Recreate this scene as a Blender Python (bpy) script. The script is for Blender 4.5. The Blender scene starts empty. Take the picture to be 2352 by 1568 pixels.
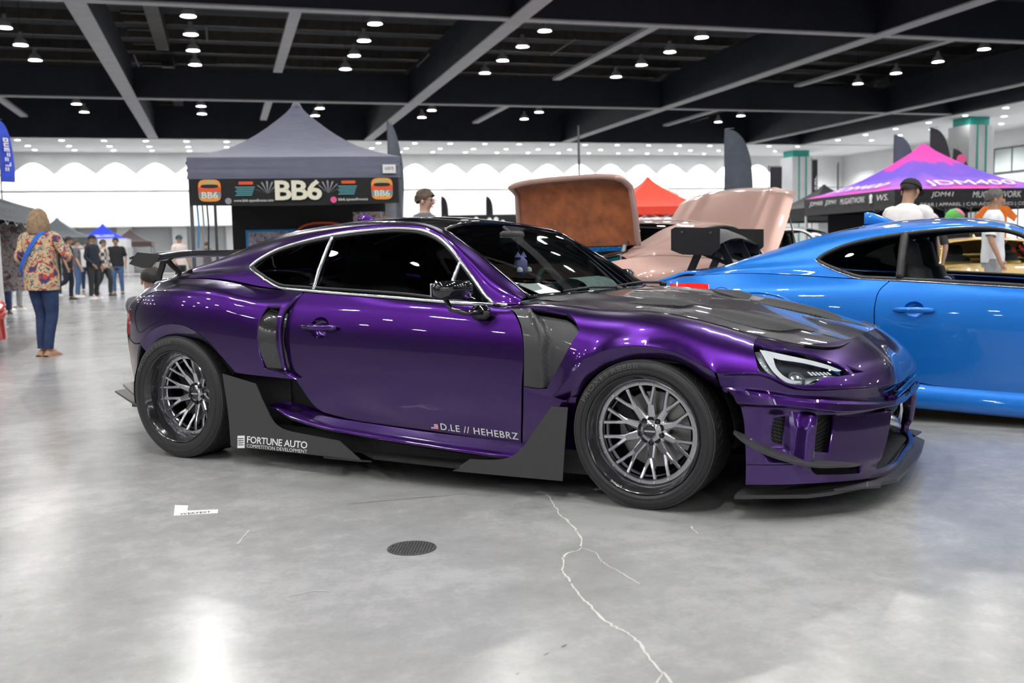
import bpy, math, random
import numpy as np
from mathutils import Vector, Matrix, geometry

random.seed(7); rng = np.random.default_rng(7)
SC = bpy.context.scene
COL = SC.collection

# ------------------------------------------------------------------ camera
CAM_H = 1.03
def make_camera():
    f_px, pitch, roll = 2287.0, math.radians(5.15), math.radians(1.29)
    fw = Vector((0, math.cos(pitch), -math.sin(pitch)))
    up0 = Vector((0, math.sin(pitch), math.cos(pitch))); rt0 = Vector((1, 0, 0))
    rt = rt0*math.cos(roll) - up0*math.sin(roll)
    up = rt0*math.sin(roll) + up0*math.cos(roll)
    cd = bpy.data.cameras.new('camera'); co = bpy.data.objects.new('camera', cd); COL.objects.link(co)
    cd.sensor_width = 36.0; cd.lens = f_px*36.0/2352.0
    cd.clip_start = 0.05; cd.clip_end = 400
    cd.dof.use_dof = True; cd.dof.focus_distance = 4.75; cd.dof.aperture_fstop = 3.2
    M = Matrix((( rt.x, up.x, -fw.x, 0), (rt.y, up.y, -fw.y, 0), (rt.z, up.z, -fw.z, CAM_H), (0, 0, 0, 1)))
    co.matrix_world = M
    SC.camera = co
make_camera()

# ------------------------------------------------------------------ world, exposure
wd = bpy.data.worlds.new('World'); SC.world = wd; wd.use_nodes = True
wd.node_tree.nodes['Background'].inputs[0].default_value = (0.80, 0.85, 1.0, 1)
wd.node_tree.nodes['Background'].inputs[1].default_value = 0.04
SC.view_settings.view_transform = 'Standard'; SC.view_settings.look = 'None'
SC.view_settings.gamma = 1.0; SC.view_settings.use_curve_mapping = False
SC.view_settings.exposure = 1.2
SC.cycles.max_bounces = 6; SC.cycles.diffuse_bounces = 2; SC.cycles.glossy_bounces = 3
SC.cycles.transmission_bounces = 3; SC.cycles.transparent_max_bounces = 8
SC.cycles.caustics_reflective = False; SC.cycles.caustics_refractive = False
SC.cycles.sample_clamp_indirect = 6.0
LAMP_POWER = 165.0      # emission strength of each high-bay diffuser
WASH_POWER = 850.0     # watts of each wall wash spot

# ------------------------------------------------------------------ materials
def mat(name, col=(.5, .5, .5), rough=.5, metal=0., coat=0., coat_rough=.03, spec=.5, emit=None, estr=0., alpha=1., trans=0., ior=1.45, sheen=0.):
    m = bpy.data.materials.new(name); m.use_nodes = True
    b = m.node_tree.nodes['Principled BSDF']
    b.inputs['Base Color'].default_value = (*col, 1); b.inputs['Roughness'].default_value = rough
    b.inputs['Metallic'].default_value = metal; b.inputs['Coat Weight'].default_value = coat
    b.inputs['Coat Roughness'].default_value = coat_rough; b.inputs['Specular IOR Level'].default_value = spec
    b.inputs['IOR'].default_value = ior; b.inputs['Transmission Weight'].default_value = trans
    b.inputs['Alpha'].default_value = alpha; b.inputs['Sheen Weight'].default_value = sheen
    if emit is not None:
        b.inputs['Emission Color'].default_value = (*emit, 1); b.inputs['Emission Strength'].default_value = estr
    return m
def nd(m, typ, **kw):
    n = m.node_tree.nodes.new(typ)
    for k, v in kw.items(): setattr(n, k, v)
    return n
def lk(m, a, b): m.node_tree.links.new(a, b)
def bsdf(m): return m.node_tree.nodes['Principled BSDF']
def coords(m, kind='Object', scale=(1, 1, 1), rot=(0, 0, 0)):
    tc = nd(m, 'ShaderNodeTexCoord'); mp = nd(m, 'ShaderNodeMapping')
    mp.inputs['Scale'].default_value = scale; mp.inputs['Rotation'].default_value = rot
    lk(m, tc.outputs[kind], mp.inputs['Vector']); return mp.outputs['Vector']
def ramp(m, fac, stops, interp='LINEAR'):
    r = nd(m, 'ShaderNodeValToRGB'); r.color_ramp.interpolation = interp
    e = r.color_ramp.elements
    while len(e) < len(stops): e.new(.5)
    for k, (p, c) in enumerate(stops): e[k].position = p; e[k].color = (*c, 1) if len(c) == 3 else c
    lk(m, fac, r.inputs['Fac']); return r.outputs['Color']
def noise(m, vec, scale, detail=4, rough=.55, dist=0.):
    n = nd(m, 'ShaderNodeTexNoise'); n.inputs['Scale'].default_value = scale; n.inputs['Detail'].default_value = detail
    n.inputs['Roughness'].default_value = rough; n.inputs['Distortion'].default_value = dist
    lk(m, vec, n.inputs['Vector']); return n.outputs['Fac']
def bump(m, fac, strength=.2, dist=.01):
    b = nd(m, 'ShaderNodeBump'); b.inputs['Strength'].default_value = strength; b.inputs['Distance'].default_value = dist
    lk(m, fac, b.inputs['Height']); lk(m, b.outputs['Normal'], bsdf(m).inputs['Normal'])
def noisy(name, col, var=.15, scale=8., rough=.6, detail=4, bmp=0., **kw):
    m = mat(name, col, rough, **kw); v = coords(m); f = noise(m, v, scale, detail)
    lo = tuple(max(0, c*(1-var)) for c in col); hi = tuple(min(1, c*(1+var)) for c in col)
    lk(m, ramp(m, f, [(.3, lo), (.7, hi)]), bsdf(m).inputs['Base Color'])
    if bmp: bump(m, f, bmp)
    return m

# ------------------------------------------------------------------ objects
def empty(name, loc=(0, 0, 0), rz=0., label=None, cat=None, group=None, kind=None, parent=None):
    o = bpy.data.objects.new(name, None); COL.objects.link(o); o.empty_display_size = .1
    o.location = loc; o.rotation_euler = (0, 0, rz); o.parent = parent
    return tag(o, label, cat, group, kind)
def tag(o, label=None, cat=None, group=None, kind=None):
    if label: o['label'] = label
    if cat: o['category'] = cat
    if group: o['group'] = group
    if kind: o['kind'] = kind
    return o
def mesh_obj(name, verts, faces, m, parent=None, normals=None, smooth=False, loc=None, rz=None, midx=None):
    me = bpy.data.meshes.new(name)
    me.from_pydata([tuple(map(float, v)) for v in verts], [], [tuple(map(int, f)) for f in faces])
    for mm in (m if isinstance(m, (list, tuple)) else [m]): me.materials.append(mm)
    if midx is not None: me.polygons.foreach_set('material_index', np.asarray(midx, dtype=np.int32))
    if smooth or normals is not None:
        me.polygons.foreach_set('use_smooth', [True]*len(me.polygons))
    me.update()
    if normals is not None:
        me.normals_split_custom_set_from_vertices([tuple(map(float, n)) for n in normals])
    o = bpy.data.objects.new(name, me); COL.objects.link(o); o.parent = parent
    if loc is not None: o.location = loc
    if rz is not None: o.rotation_euler = (0, 0, rz)
    return o
def copy_tree(o, parent=None):
    c = o.copy(); COL.objects.link(c); c.parent = parent
    for ch in list(o.children): copy_tree(ch, c)
    return c
def rotm(rx=0, ry=0, rz=0):
    return np.array(Matrix.Rotation(rz, 3, 'Z') @ Matrix.Rotation(ry, 3, 'Y') @ Matrix.Rotation(rx, 3, 'X'))

class MB:
    """collects shapes into one mesh"""
    def __init__(s): s.v = []; s.f = []; s.mi = []; s.cur = 0
    def add(s, v, f):
        b = len(s.v); s.v.extend([tuple(p) for p in v]); s.f.extend([tuple(i+b for i in q) for q in f]); s.mi.extend([s.cur]*len(f)); return s
    def box(s, c, d, R=None, bev=0.):
        x, y, z = (k/2 for k in d)
        if bev:
            P = []
            b = min(bev, x*.9, y*.9, z*.9)
            for (sx, sy, sz) in [(a, e, g) for a in (-1, 1) for e in (-1, 1) for g in (-1, 1)]:
                P += [(sx*(x-b), sy*(y-b), sz*z), (sx*(x-b), sy*y, sz*(z-b)), (sx*x, sy*(y-b), sz*(z-b))]
            from mathutils.geometry import convex_hull_2d
            import bmesh
            bm = bmesh.new()
            for p in P: bm.verts.new(p)
            bmesh.ops.convex_hull(bm, input=bm.verts); bm.verts.ensure_lookup_table(); bm.verts.index_update()
            V = np.array([v.co[:] for v in bm.verts]); F = [[v.index for v in q.verts] for q in bm.faces]; bm.free()
        else:
            V = np.array([(a*x, e*y, g*z) for a in (-1, 1) for e in (-1, 1) for g in (-1, 1)])
            F = [(0, 1, 3, 2), (4, 6, 7, 5), (0, 4, 5, 1), (2, 3, 7, 6), (0, 2, 6, 4), (1, 5, 7, 3)]
        if R is not None: V = V @ np.asarray(R).T
        return s.add(V + np.asarray(c, float), F)
    def tube(s, pts, r, n=8, cap=True, closed=False):
        P = np.asarray(pts, float); k = len(P); r = np.broadcast_to(np.asarray(r, float), (k,))
        T = np.gradient(P, axis=0) if not closed else np.roll(P, -1, 0)-np.roll(P, 1, 0)
        T /= np.linalg.norm(T, axis=1)[:, None]+1e-12
        up = np.array([0, 0, 1.]) if abs(T[0][2]) < .9 else np.array([1., 0, 0])
        a = np.linspace(0, 2*np.pi, n, endpoint=False); V = []
        N = np.cross(T[0], up); N /= np.linalg.norm(N)
        for i in range(k):
            N = N - T[i]*(N@T[i]); N /= np.linalg.norm(N); B = np.cross(T[i], N)
            V += [P[i]+r[i]*(math.cos(q)*N+math.sin(q)*B) for q in a]
        F = []
        for i in range(k if closed else k-1):
            j = (i+1) % k
            F += [(i*n+q, i*n+(q+1) % n, j*n+(q+1) % n, j*n+q) for q in range(n)]
        if cap and not closed: F += [tuple(range(n-1, -1, -1)), tuple((k-1)*n+q for q in range(n))]
        return s.add(V, F)
    def cyl(s, p0, p1, r, n=12, r1=None): return s.tube([p0, p1], [r, r if r1 is None else r1], n)
    def lathe(s, prof, c=(0, 0, 0), n=32, axis='z', closed=False):
        V = []; a = np.linspace(0, 2*np.pi, n, endpoint=False); k = len(prof)
        for (r, h) in prof:
            for q in a:
                p = (r*math.cos(q), r*math.sin(q), h)
                if axis == 'y': p = (p[0], -h, p[1])
                if axis == 'x': p = (h, p[0], p[1])
                V.append((p[0]+c[0], p[1]+c[1], p[2]+c[2]))
        F = []
        for i in range(k if closed else k-1):
            j = (i+1) % k
            F += [(i*n+q, i*n+(q+1) % n, j*n+(q+1) % n, j*n+q) for q in range(n)]
        return s.add(V, F)
    def prism(s, poly, h0, h1, fn=None):
        """extruded 2D polygon; fn maps (a,b,h)->xyz"""
        fn = fn or (lambda a, b, h: (a, b, h)); n = len(poly)
        V = [fn(a, b, h0) for a, b in poly]+[fn(a, b, h1) for a, b in poly]
        tris = geometry.tessellate_polygon([[Vector((a, b, 0)) for a, b in poly]])
        F = [tuple(t) for t in tris]+[tuple(i+n for i in reversed(t)) for t in tris]
        F += [(i, i+n, (i+1) % n+n, (i+1) % n) for i in range(n)]
        return s.add(V, F)
    def grid(s, fn, us, vs):
        nu, nv = len(us), len(vs)
        V = [fn(u, v) for u in us for v in vs]
        F = [(i*nv+j, (i+1)*nv+j, (i+1)*nv+j+1, i*nv+j+1) for i in range(nu-1) for j in range(nv-1)]
        return s.add(V, F)
    def build(s, name, m, parent=None, smooth=False, loc=None, rz=None, recalc=True, auto=None):
        o = mesh_obj(name, s.v, s.f, m, parent, None, smooth, loc, rz, s.mi if isinstance(m, (list, tuple)) else None)
        if recalc:
            import bmesh
            bm = bmesh.new(); bm.from_mesh(o.data); bmesh.ops.recalc_face_normals(bm, faces=bm.faces); bm.to_mesh(o.data); bm.free()
        if auto is not None:
            o.data.polygons.foreach_set('use_smooth', [True]*len(o.data.polygons))
            o.data.set_sharp_from_angle(angle=math.radians(auto))
        return o
def one(name, m, parent, call, *a, smooth=False, auto=None, loc=None, rz=None, **k):
    b = MB(); getattr(b, call)(*a, **k); return b.build(name, m, parent, smooth, auto=auto, loc=loc, rz=rz)

# ------------------------------------------------------------------ splines
def cr(pts, step=.02, closed=False):
    """centripetal Catmull-Rom through points, resampled about every step"""
    P = np.asarray(pts, float)
    if len(P) == 2:
        n = max(1, int(round(np.linalg.norm(P[1]-P[0])/step))); return P[0]+(P[1]-P[0])*np.linspace(0, 1, n+1)[:, None]
    Q = np.vstack([P[-1:], P, P[:2]]) if closed else np.vstack([2*P[0]-P[1], P, 2*P[-1]-P[-2]])
    out = []
    for i in range(1, len(Q)-2):
        p0, p1, p2, p3 = Q[i-1], Q[i], Q[i+1], Q[i+2]
        d = [max(1e-6, np.linalg.norm(b-a))**.5 for a, b in ((p0, p1), (p1, p2), (p2, p3))]
        t0, t1 = 0, d[0]; t2 = t1+d[1]; t3 = t2+d[2]
        n = max(1, int(round(np.linalg.norm(p2-p1)/step)))
        for t in np.linspace(t1, t2, n, endpoint=False):
            A1 = (t1-t)/(t1-t0)*p0+(t-t0)/(t1-t0)*p1; A2 = (t2-t)/(t2-t1)*p1+(t-t1)/(t2-t1)*p2; A3 = (t3-t)/(t3-t2)*p2+(t-t2)/(t3-t2)*p3
            B1 = (t2-t)/(t2-t0)*A1+(t-t0)/(t2-t0)*A2; B2 = (t3-t)/(t3-t1)*A2+(t-t1)/(t3-t1)*A3
            out.append((t2-t)/(t2-t1)*B1+(t-t1)/(t2-t1)*B2)
    if not closed: out.append(P[-1])
    return np.array(out)
def outline(*segs, step=.015):
    """closed 2D outline from curve segments; corners where segments join"""
    out = []
    for k, sg in enumerate(segs):
        nx = segs[(k+1) % len(segs)]
        c = cr(list(sg)+([nx[0]] if np.linalg.norm(np.subtract(sg[-1], nx[0])) > 1e-6 else []), step)
        out += [tuple(p) for p in c[:-1]]
    return out
def hermite1(xk, yk):
    xk = np.asarray(xk, float); yk = np.asarray(yk, float)
    h = np.diff(xk); d = np.diff(yk, axis=0)/(h if yk.ndim == 1 else h[:, None])
    m = np.zeros_like(yk)
    if len(xk) > 2:
        w = h if yk.ndim == 1 else h[:, None]
        m[1:-1] = (d[:-1]*w[1:]+d[1:]*w[:-1])/(w[1:]+w[:-1])
    m[0] = d[0]; m[-1] = d[-1]
    def f(x):
        x = np.clip(np.asarray(x, float), xk[0], xk[-1]); i = np.clip(np.searchsorted(xk, x)-1, 0, len(h)-1)
        t = (x-xk[i])/h[i]; hh = h[i]
        if yk.ndim > 1: t = t[:, None]; hh = hh[:, None]
        return (2*t**3-3*t**2+1)*yk[i]+(t**3-2*t**2+t)*hh*m[i]+(-2*t**3+3*t**2)*yk[i+1]+(t**3-t**2)*hh*m[i+1]
    return f
def gsm(A, s, axis=0):
    if s <= 0: return A
    r = int(3*s)+1; k = np.exp(-.5*(np.arange(-r, r+1)/s)**2); k /= k.sum()
    A = np.moveaxis(A, axis, 0)
    Ap = np.concatenate([2*A[:1]-A[r:0:-1], A, 2*A[-1:]-A[-2:-r-2:-1]], 0) if len(A) > r+1 else np.pad(A, [(r, r)]+[(0, 0)]*(A.ndim-1), mode='edge')
    out = sum(k[i]*Ap[i:i+len(A)] for i in range(2*r+1))
    return np.moveaxis(out, 0, axis)

class Surf:
    """tabulated surface P(u,v); u,v given in natural units; returns points and normals"""
    def __init__(s, us, vs, P, flip=False):
        s.us, s.vs, s.P = us, vs, P
        du = np.gradient(P, axis=0); dv = np.gradient(P, axis=1); N = np.cross(du, dv)
        N /= np.linalg.norm(N, axis=2)[:, :, None]+1e-12
        s.N = -N if flip else N
    def _b(s, A, u, v):
        fu = np.clip((np.asarray(u, float)-s.us[0])/(s.us[1]-s.us[0]), 0, len(s.us)-1.001); fv = np.clip((np.asarray(v, float)-s.vs[0])/(s.vs[1]-s.vs[0]), 0, len(s.vs)-1.001)
        i = fu.astype(int); j = fv.astype(int); a = (fu-i)[:, None]; b = (fv-j)[:, None]
        return A[i, j]*(1-a)*(1-b)+A[i+1, j]*a*(1-b)+A[i, j+1]*(1-a)*b+A[i+1, j+1]*a*b
    def pt(s, u, v): return s._b(s.P, np.atleast_1d(u), np.atleast_1d(v))
    def nm(s, u, v):
        n = s._b(s.N, np.atleast_1d(u), np.atleast_1d(v)); return n/(np.linalg.norm(n, axis=1)[:, None]+1e-12)
    def v_at(s, u, val, comp=2):
        """v where component comp equals val on the line u"""
        out = []
        for a, b in zip(np.atleast_1d(u), np.atleast_1d(val)):
            row = s._b(s.P, np.full(len(s.vs), a), s.vs)[:, comp]; out.append(np.interp(b, row, s.vs))
        return np.array(out)

def inset(poly, g):
    P = np.asarray(poly, float); a = .5*np.sum(P[:, 0]*np.roll(P[:, 1], -1)-np.roll(P[:, 0], -1)*P[:, 1]); sg = 1 if a > 0 else -1
    T = np.roll(P, -1, 0)-np.roll(P, 1, 0); T /= np.linalg.norm(T, axis=1)[:, None]+1e-9
    return P+sg*g*np.stack([-T[:, 1], T[:, 0]], 1)
def in_poly(P, poly):
    poly = np.asarray(poly); x, y = P[:, 0], P[:, 1]; ins = np.zeros(len(P), bool); j = len(poly)-1
    for i in range(len(poly)):
        xi, yi = poly[i]; xj, yj = poly[j]
        c = ((yi > y) != (yj > y)) & (x < (xj-xi)*(y-yi)/(yj-yi+1e-12)+xi); ins ^= c; j = i
    return ins
def seg_dist(P, poly):
    poly = np.asarray(poly); d = np.full(len(P), 1e9)
    for a, b in zip(poly, np.roll(poly, -1, 0)):
        ab = b-a; t = np.clip(((P-a)@ab)/(ab@ab+1e-12), 0, 1); d = np.minimum(d, np.linalg.norm(P-a-t[:, None]*ab, axis=1))
    return d
def tri2d(poly, holes=(), h=.03, rows=()):
    poly = np.asarray(poly, float); lo, hi = poly.min(0), poly.max(0)
    xs = np.arange(lo[0]+h/2, hi[0], h); ys = np.arange(lo[1]+h/2, hi[1], h*.866)
    G = np.array([(x+(h/2 if j % 2 else 0), y) for j, y in enumerate(ys) for x in xs]) if len(xs) and len(ys) else np.zeros((0, 2))
    if len(G):
        k = in_poly(G, poly) & (seg_dist(G, poly) > .45*h)
        for ho in holes: k &= ~in_poly(G, ho) & (seg_dist(G, ho) > .45*h)
        G = G[k]
    if len(rows):
        if len(G): G = G[np.min(np.abs(G[:, 1:2]-np.asarray(rows)[None]), axis=1) > .22*h]
        R_ = np.array([(x+(h/2 if k % 2 else 0), y) for k, y in enumerate(rows) for x in np.arange(lo[0], hi[0], h*.9)])
        k = in_poly(R_, poly) & (seg_dist(R_, poly) > .25*h)
        for ho in holes: k &= ~in_poly(R_, ho) & (seg_dist(R_, ho) > .25*h)
        G = np.concatenate([G, R_[k]])
    V = [Vector(p) for p in poly]; E = [(i, (i+1) % len(poly)) for i in range(len(poly))]
    for ho in holes:
        b = len(V); V += [Vector(p) for p in ho]; E += [(b+i, b+(i+1) % len(ho)) for i in range(len(ho))]
    V += [Vector(p) for p in G]
    r = geometry.delaunay_2d_cdt(V, E, [], 0, 1e-6)
    vo = np.array([v[:] for v in r[0]]); F = np.array([f for f in r[2]])
    cen = vo[F].mean(1); k = in_poly(cen, poly)
    for ho in holes: k &= ~in_poly(cen, ho)
    F = F[k]; a = vo[F]; ar = (a[:, 1, 0]-a[:, 0, 0])*(a[:, 2, 1]-a[:, 0, 1])-(a[:, 2, 0]-a[:, 0, 0])*(a[:, 1, 1]-a[:, 0, 1])
    F = F[np.abs(ar) > 1e-10]; ar = ar[np.abs(ar) > 1e-10]
    F[ar < 0] = F[ar < 0][:, ::-1]
    return vo, F
def boundary_loops(F):
    cnt = {}
    for f in F:
        for a, b in ((f[0], f[1]), (f[1], f[2]), (f[2], f[0])):
            cnt[(a, b)] = 1
    return [(a, b) for (a, b) in cnt if (b, a) not in cnt]
def panel(name, fn, poly, m, parent, holes=(), h=.03, depth=.014, off=0., sc=(1., 1.), mirror=False, gap=0., dfn=None, rows=()):
    """sheet over fn(u,v)->(points,normals) cut to a 2D outline, with folded edges"""
    sc = np.asarray(sc, float)
    pp = np.asarray(poly, float)*sc; pp = inset(pp, gap) if gap else pp
    hh = [(inset(np.asarray(q, float)*sc, -gap) if gap else np.asarray(q, float)*sc) for q in holes]
    vo, F = tri2d(pp, hh, h, [q*sc[1] for q in rows]); uv = vo/sc
    P, N = fn(uv[:, 0], uv[:, 1])
    # make triangle winding agree with normals
    a = P[F]; fnm = np.cross(a[:, 1]-a[:, 0], a[:, 2]-a[:, 0]); s_ = np.einsum('ij,ij->i', fnm, N[F[:, 0]])
    if s_.sum() < 0: F = F[:, ::-1]
    if dfn is None: P = P+N*off
    else:
        def pt_(u, v): p, n = fn(u, v); return p+n*(off+dfn(u, v))[:, None]
        e = .003; du = pt_(uv[:, 0]+e/sc[0], uv[:, 1])-pt_(uv[:, 0]-e/sc[0], uv[:, 1]); dv = pt_(uv[:, 0], uv[:, 1]+e/sc[1])-pt_(uv[:, 0], uv[:, 1]-e/sc[1])
        P = pt_(uv[:, 0], uv[:, 1]); N2 = np.cross(du, dv); N2 /= np.linalg.norm(N2, axis=1)[:, None]+1e-12
        N2[np.einsum('ij,ij->i', N2, N) < 0] *= -1; N = N2
    V = list(P); NN = list(N); FF = [tuple(f) for f in F]
    if depth:
        for a_, b_ in boundary_loops(F):
            i = len(V); q = [P[a_], P[b_], P[b_]-N[b_]*depth, P[a_]-N[a_]*depth]
            nn = np.cross(q[1]-q[0], N[a_]); nn = nn/(np.linalg.norm(nn)+1e-12)
            soft = nn*.75+N[a_]*.66
            V += q; NN += [soft, soft, nn, nn]; FF.append((i+1, i, i+3, i+2))
    V = np.array(V); NN = np.array(NN)
    o = mesh_obj(name, V, FF, m, parent, NN)
    if mirror:
        V2 = V*np.array([1, -1, 1]); N2 = NN*np.array([1, -1, 1])
        o2 = mesh_obj(name, V2, [tuple(reversed(f)) for f in FF], m, parent, N2); return o, o2
    return o
def strip(name, A, B, m, parent, mirror=False, mid=None, smooth=True, closed=False):
    """ruled strip between two 3D polylines (with optional middle lines)"""
    L = [np.asarray(A, float)]+([np.asarray(q, float) for q in mid] if mid is not None else [])+[np.asarray(B, float)]
    k, n = len(L), len(L[0]); V = np.concatenate(L)
    F = [(i*n+j, i*n+(j+1) % n, (i+1)*n+(j+1) % n, (i+1)*n+j) for i in range(k-1) for j in range(n if closed else n-1)]
    o = mesh_obj(name, V, F, m, parent, smooth=smooth)
    if mirror: return o, mesh_obj(name, V*np.array([1, -1, 1]), [tuple(reversed(f)) for f in F], m, parent, smooth=smooth)
    return o
def mir(pts): return np.asarray(pts, float)*np.array([1, -1, 1])
def text_mesh(s, size=1., extrude=0., shear=0., bold=0., spacing=1.):
    cu = bpy.data.curves.new('t', 'FONT'); cu.body = s; cu.size = size; cu.shear = shear; cu.offset = bold; cu.space_character = spacing
    cu.align_x = 'CENTER'; cu.align_y = 'CENTER'; cu.extrude = extrude; cu.resolution_u = 3
    o = bpy.data.objects.new('t', cu); COL.objects.link(o)
    dg = bpy.context.evaluated_depsgraph_get(); me = o.evaluated_get(dg).to_mesh()
    V = np.array([v.co[:] for v in me.vertices]); F = [tuple(p.vertices) for p in me.polygons]
    o.evaluated_get(dg).to_mesh_clear(); bpy.data.objects.remove(o); bpy.data.curves.remove(cu)
    return V, F
def lettering(name, s, m, parent, fn, width, height, **kw):
    """flat lettering fitted to width x height; fn maps (N,2) plane coords to 3D"""
    V, F = text_mesh(s, **kw); lo, hi = V.min(0), V.max(0)
    q = (V[:, :2]-(lo[:2]+hi[:2])/2)/(hi[:2]-lo[:2])*np.array([width, height])
    return mesh_obj(name, fn(q), F, m, parent)
# ================================================================== the hall
HY = math.radians(16.07)
def HW(lat, dep, z=0.): return (lat*math.cos(HY)-dep*math.sin(HY), lat*math.sin(HY)+dep*math.cos(HY), z)
def hbox(name, m, parent, l0, l1, d0, d1, z0, z1):
    return one(name, m, parent, 'box', ((l0+l1)/2, (d0+d1)/2, (z0+z1)/2), (l1-l0, d1-d0, z1-z0), rz=HY if parent is None else None)

M_floor = mat('polished_concrete', (.36, .36, .355), .3, spec=.38)
v = coords(M_floor); n1 = noise(M_floor, v, .9, 6, .6, .6); n2 = noise(M_floor, v, 9., 8, .7); n3 = noise(M_floor, v, 60., 3, .6)
mx = nd(M_floor, 'ShaderNodeMath', operation='MULTIPLY_ADD'); lk(M_floor, n2, mx.inputs[0]); mx.inputs[1].default_value = .55; lk(M_floor, n1, mx.inputs[2])
mx2 = nd(M_floor, 'ShaderNodeMath', operation='MULTIPLY_ADD'); lk(M_floor, n3, mx2.inputs[0]); mx2.inputs[1].default_value = .18; lk(M_floor, mx.outputs[0], mx2.inputs[2])
lk(M_floor, ramp(M_floor, mx2.outputs[0], [(.62, (.225, .226, .226)), (.86, (.288, .29, .291)), (1.0, (.355, .357, .358))]), bsdf(M_floor).inputs['Base Color'])
rr = nd(M_floor, 'ShaderNodeMapRange'); rr.inputs['To Min'].default_value = .19; rr.inputs['To Max'].default_value = .262; lk(M_floor, n2, rr.inputs['Value']); lk(M_floor, rr.outputs['Result'], bsdf(M_floor).inputs['Roughness'])
bump(M_floor, n1, .08, .02)
M_white = noisy('white_wall_paint', (.80, .81, .82), .03, .6, .8)
M_soff = noisy('white_soffit', (.76, .77, .78), .03, .5, .8)
M_lower = noisy('grey_lower_wall', (.42, .43, .44), .06, .4, .8)
M_dark = noisy('dark_ceiling_paint', (.009, .011, .019), .4, .7, .75)
M_beam = noisy('beam_face_paint', (.010, .012, .021), .3, .8, .6)
M_flange = noisy('beam_flange_grey', (.33, .33, .35), .08, 1.5, .6)
M_duct = noisy('duct_metal', (.06, .055, .05), .3, 2., .5, metal=.3)
M_joint = mat('wall_joint', (.25, .25, .26), .8)
M_glow = mat('lamp_diffuser', (1, 1, 1), .5, emit=(1., .985, .96), estr=LAMP_POWER)
M_down = mat('downlight_lens', (1, 1, 1), .5, emit=(1., .99, .97), estr=30.)
M_alu = mat('brushed_aluminium', (.72, .73, .75), .35, metal=1.)
M_shade = mat('lamp_reflector', (.62, .63, .65), .35, metal=.4)
M_cord = mat('black_cable', (.01, .01, .012), .6)
M_teal = noisy('teal_paint', (.02, .36, .30), .1, 3, .5)
M_conc = noisy('column_concrete', (.62, .63, .64), .06, .6, .7)

floor = hbox('floor', M_floor, None, -46, 58, -42, 84, -.2, 0.); tag(floor, 'polished grey concrete hall floor with pale cracks', 'floor', kind='structure')
ceil = hbox('ceiling', M_dark, None, -46, 46.4, -42, 73.2, 13.5, 13.8); tag(ceil, 'dark exposed ceiling with deep steel beams', 'ceiling', kind='structure')
for lat in (-34., -19., -4.15, 10.6, 25.75, 41.5):
    b = hbox('main_beam', M_beam, ceil, lat-.18, lat+.18, -42, 73.2, 9.36, 11.2)
    hbox('flange', M_flange, b, lat-.33, lat+.33, -42, 73.2, 9.3, 9.36)
for dep in (-25., -5., 15., 35.15, 55.6):
    b = hbox('cross_beam', M_beam, ceil, -46, 46.4, dep-.15, dep+.15, 9.37, 10.9)
    hbox('flange', M_flange, b, -46, 46.4, dep-.2, dep+.25, 9.31, 9.37)
hbox('edge_fascia', M_beam, ceil, -46, 57, 73.2, 73.6, 9.3, 13.8)
hbox('edge_fascia', M_beam, ceil, 46.2, 46.6, -42, 73.2, 9.3, 13.8)
for lat in (-26.6, -11.6, 3.1, 17.8, 32.6):
    for d0, d1 in ((-1, 12), (19, 32), (38.5, 52), (61, 70)):
        hbox('hanging_channel', M_flange, ceil, lat-.22, lat+.22, d0, d1, 10.2, 10.34)
for lat in (-17.8, -3.0, 12.2, 27.2, 43.):
    for d0, d1 in ((17, 33.5), (38, 53.5), (58, 72.5)):
        du = hbox('air_duct', M_duct, ceil, lat+.35, lat+.95, d0, d1, 11.4, 12.1)
        bl = MB()
        for q in np.arange(d0, d1, 1.6): bl.box((lat+.1, q, 11.5), (1.5, .16, .12))
        bl.build('duct_hanger', M_duct, du)
tr = MB()
for dep in np.arange(18, 72, 3.4):
    tr.box((6, dep, 12.6), (78, .12, .5))
tr.build('purlin_rows', M_duct, ceil)['kind'] = 'stuff'
pj = MB()
rs = random.Random(3)
for _ in range(46):
    l, d, z = rs.uniform(-14, 44), rs.uniform(22, 71), rs.uniform(10.6, 12.2)
    if rs.random() < .5: pj.cyl((l-rs.uniform(1, 4), d, z), (l+rs.uniform(1, 4), d, z), .06, 6)
    else: pj.cyl((l, d-rs.uniform(1, 3), z), (l, d+rs.uniform(1, 3), z), .05, 6)
pj.build('pipe_runs', M_duct, ceil)['kind'] = 'stuff'
sof = hbox('soffit', M_soff, ceil, -46, 57.2, 73.6, 83.2, 9.3, 9.5)
hbox('soffit', M_soff, ceil, 46.6, 57.2, -42, 73.6, 9.3, 9.5)

wb = hbox('wall_back', M_white, None, -46, 57.2, 83, 83.4, 3.62, 9.3); tag(wb, 'bright white upper wall with scalloped light at the hall end', 'wall', kind='structure')
hbox('lower_wall', M_lower, wb, -46, 57.2, 84.2, 84.5, 0, 3.7)
hbox('joint', M_joint, wb, -46, 57.2, 82.96, 83.0, 6.40, 6.46)
for k in range(18): hbox('door_recess', M_conc, wb, -16+4.1*k, -14.9+4.1*k, 83.7, 84.2, 0, 3.62)
wr = hbox('wall_right', M_white, None, 57, 57.4, -42, 83.4, 0, 9.5); tag(wr, 'white side wall behind the purple canopy', 'wall', kind='structure')
M_win = mat('strip_window_glass', (.45, .50, .50), .1, spec=.6); M_frame = mat('dark_window_frame', (.03, .035, .04), .5)
wf = hbox('frame', M_frame, wr, 56.9, 57.02, 40, 65.5, 6.1, 8.0)
for k in range(14): hbox('pane', M_win, wf, 56.86, 56.93, 40.2+1.8*k, 41.85+1.8*k, 6.2, 7.9)
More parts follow.
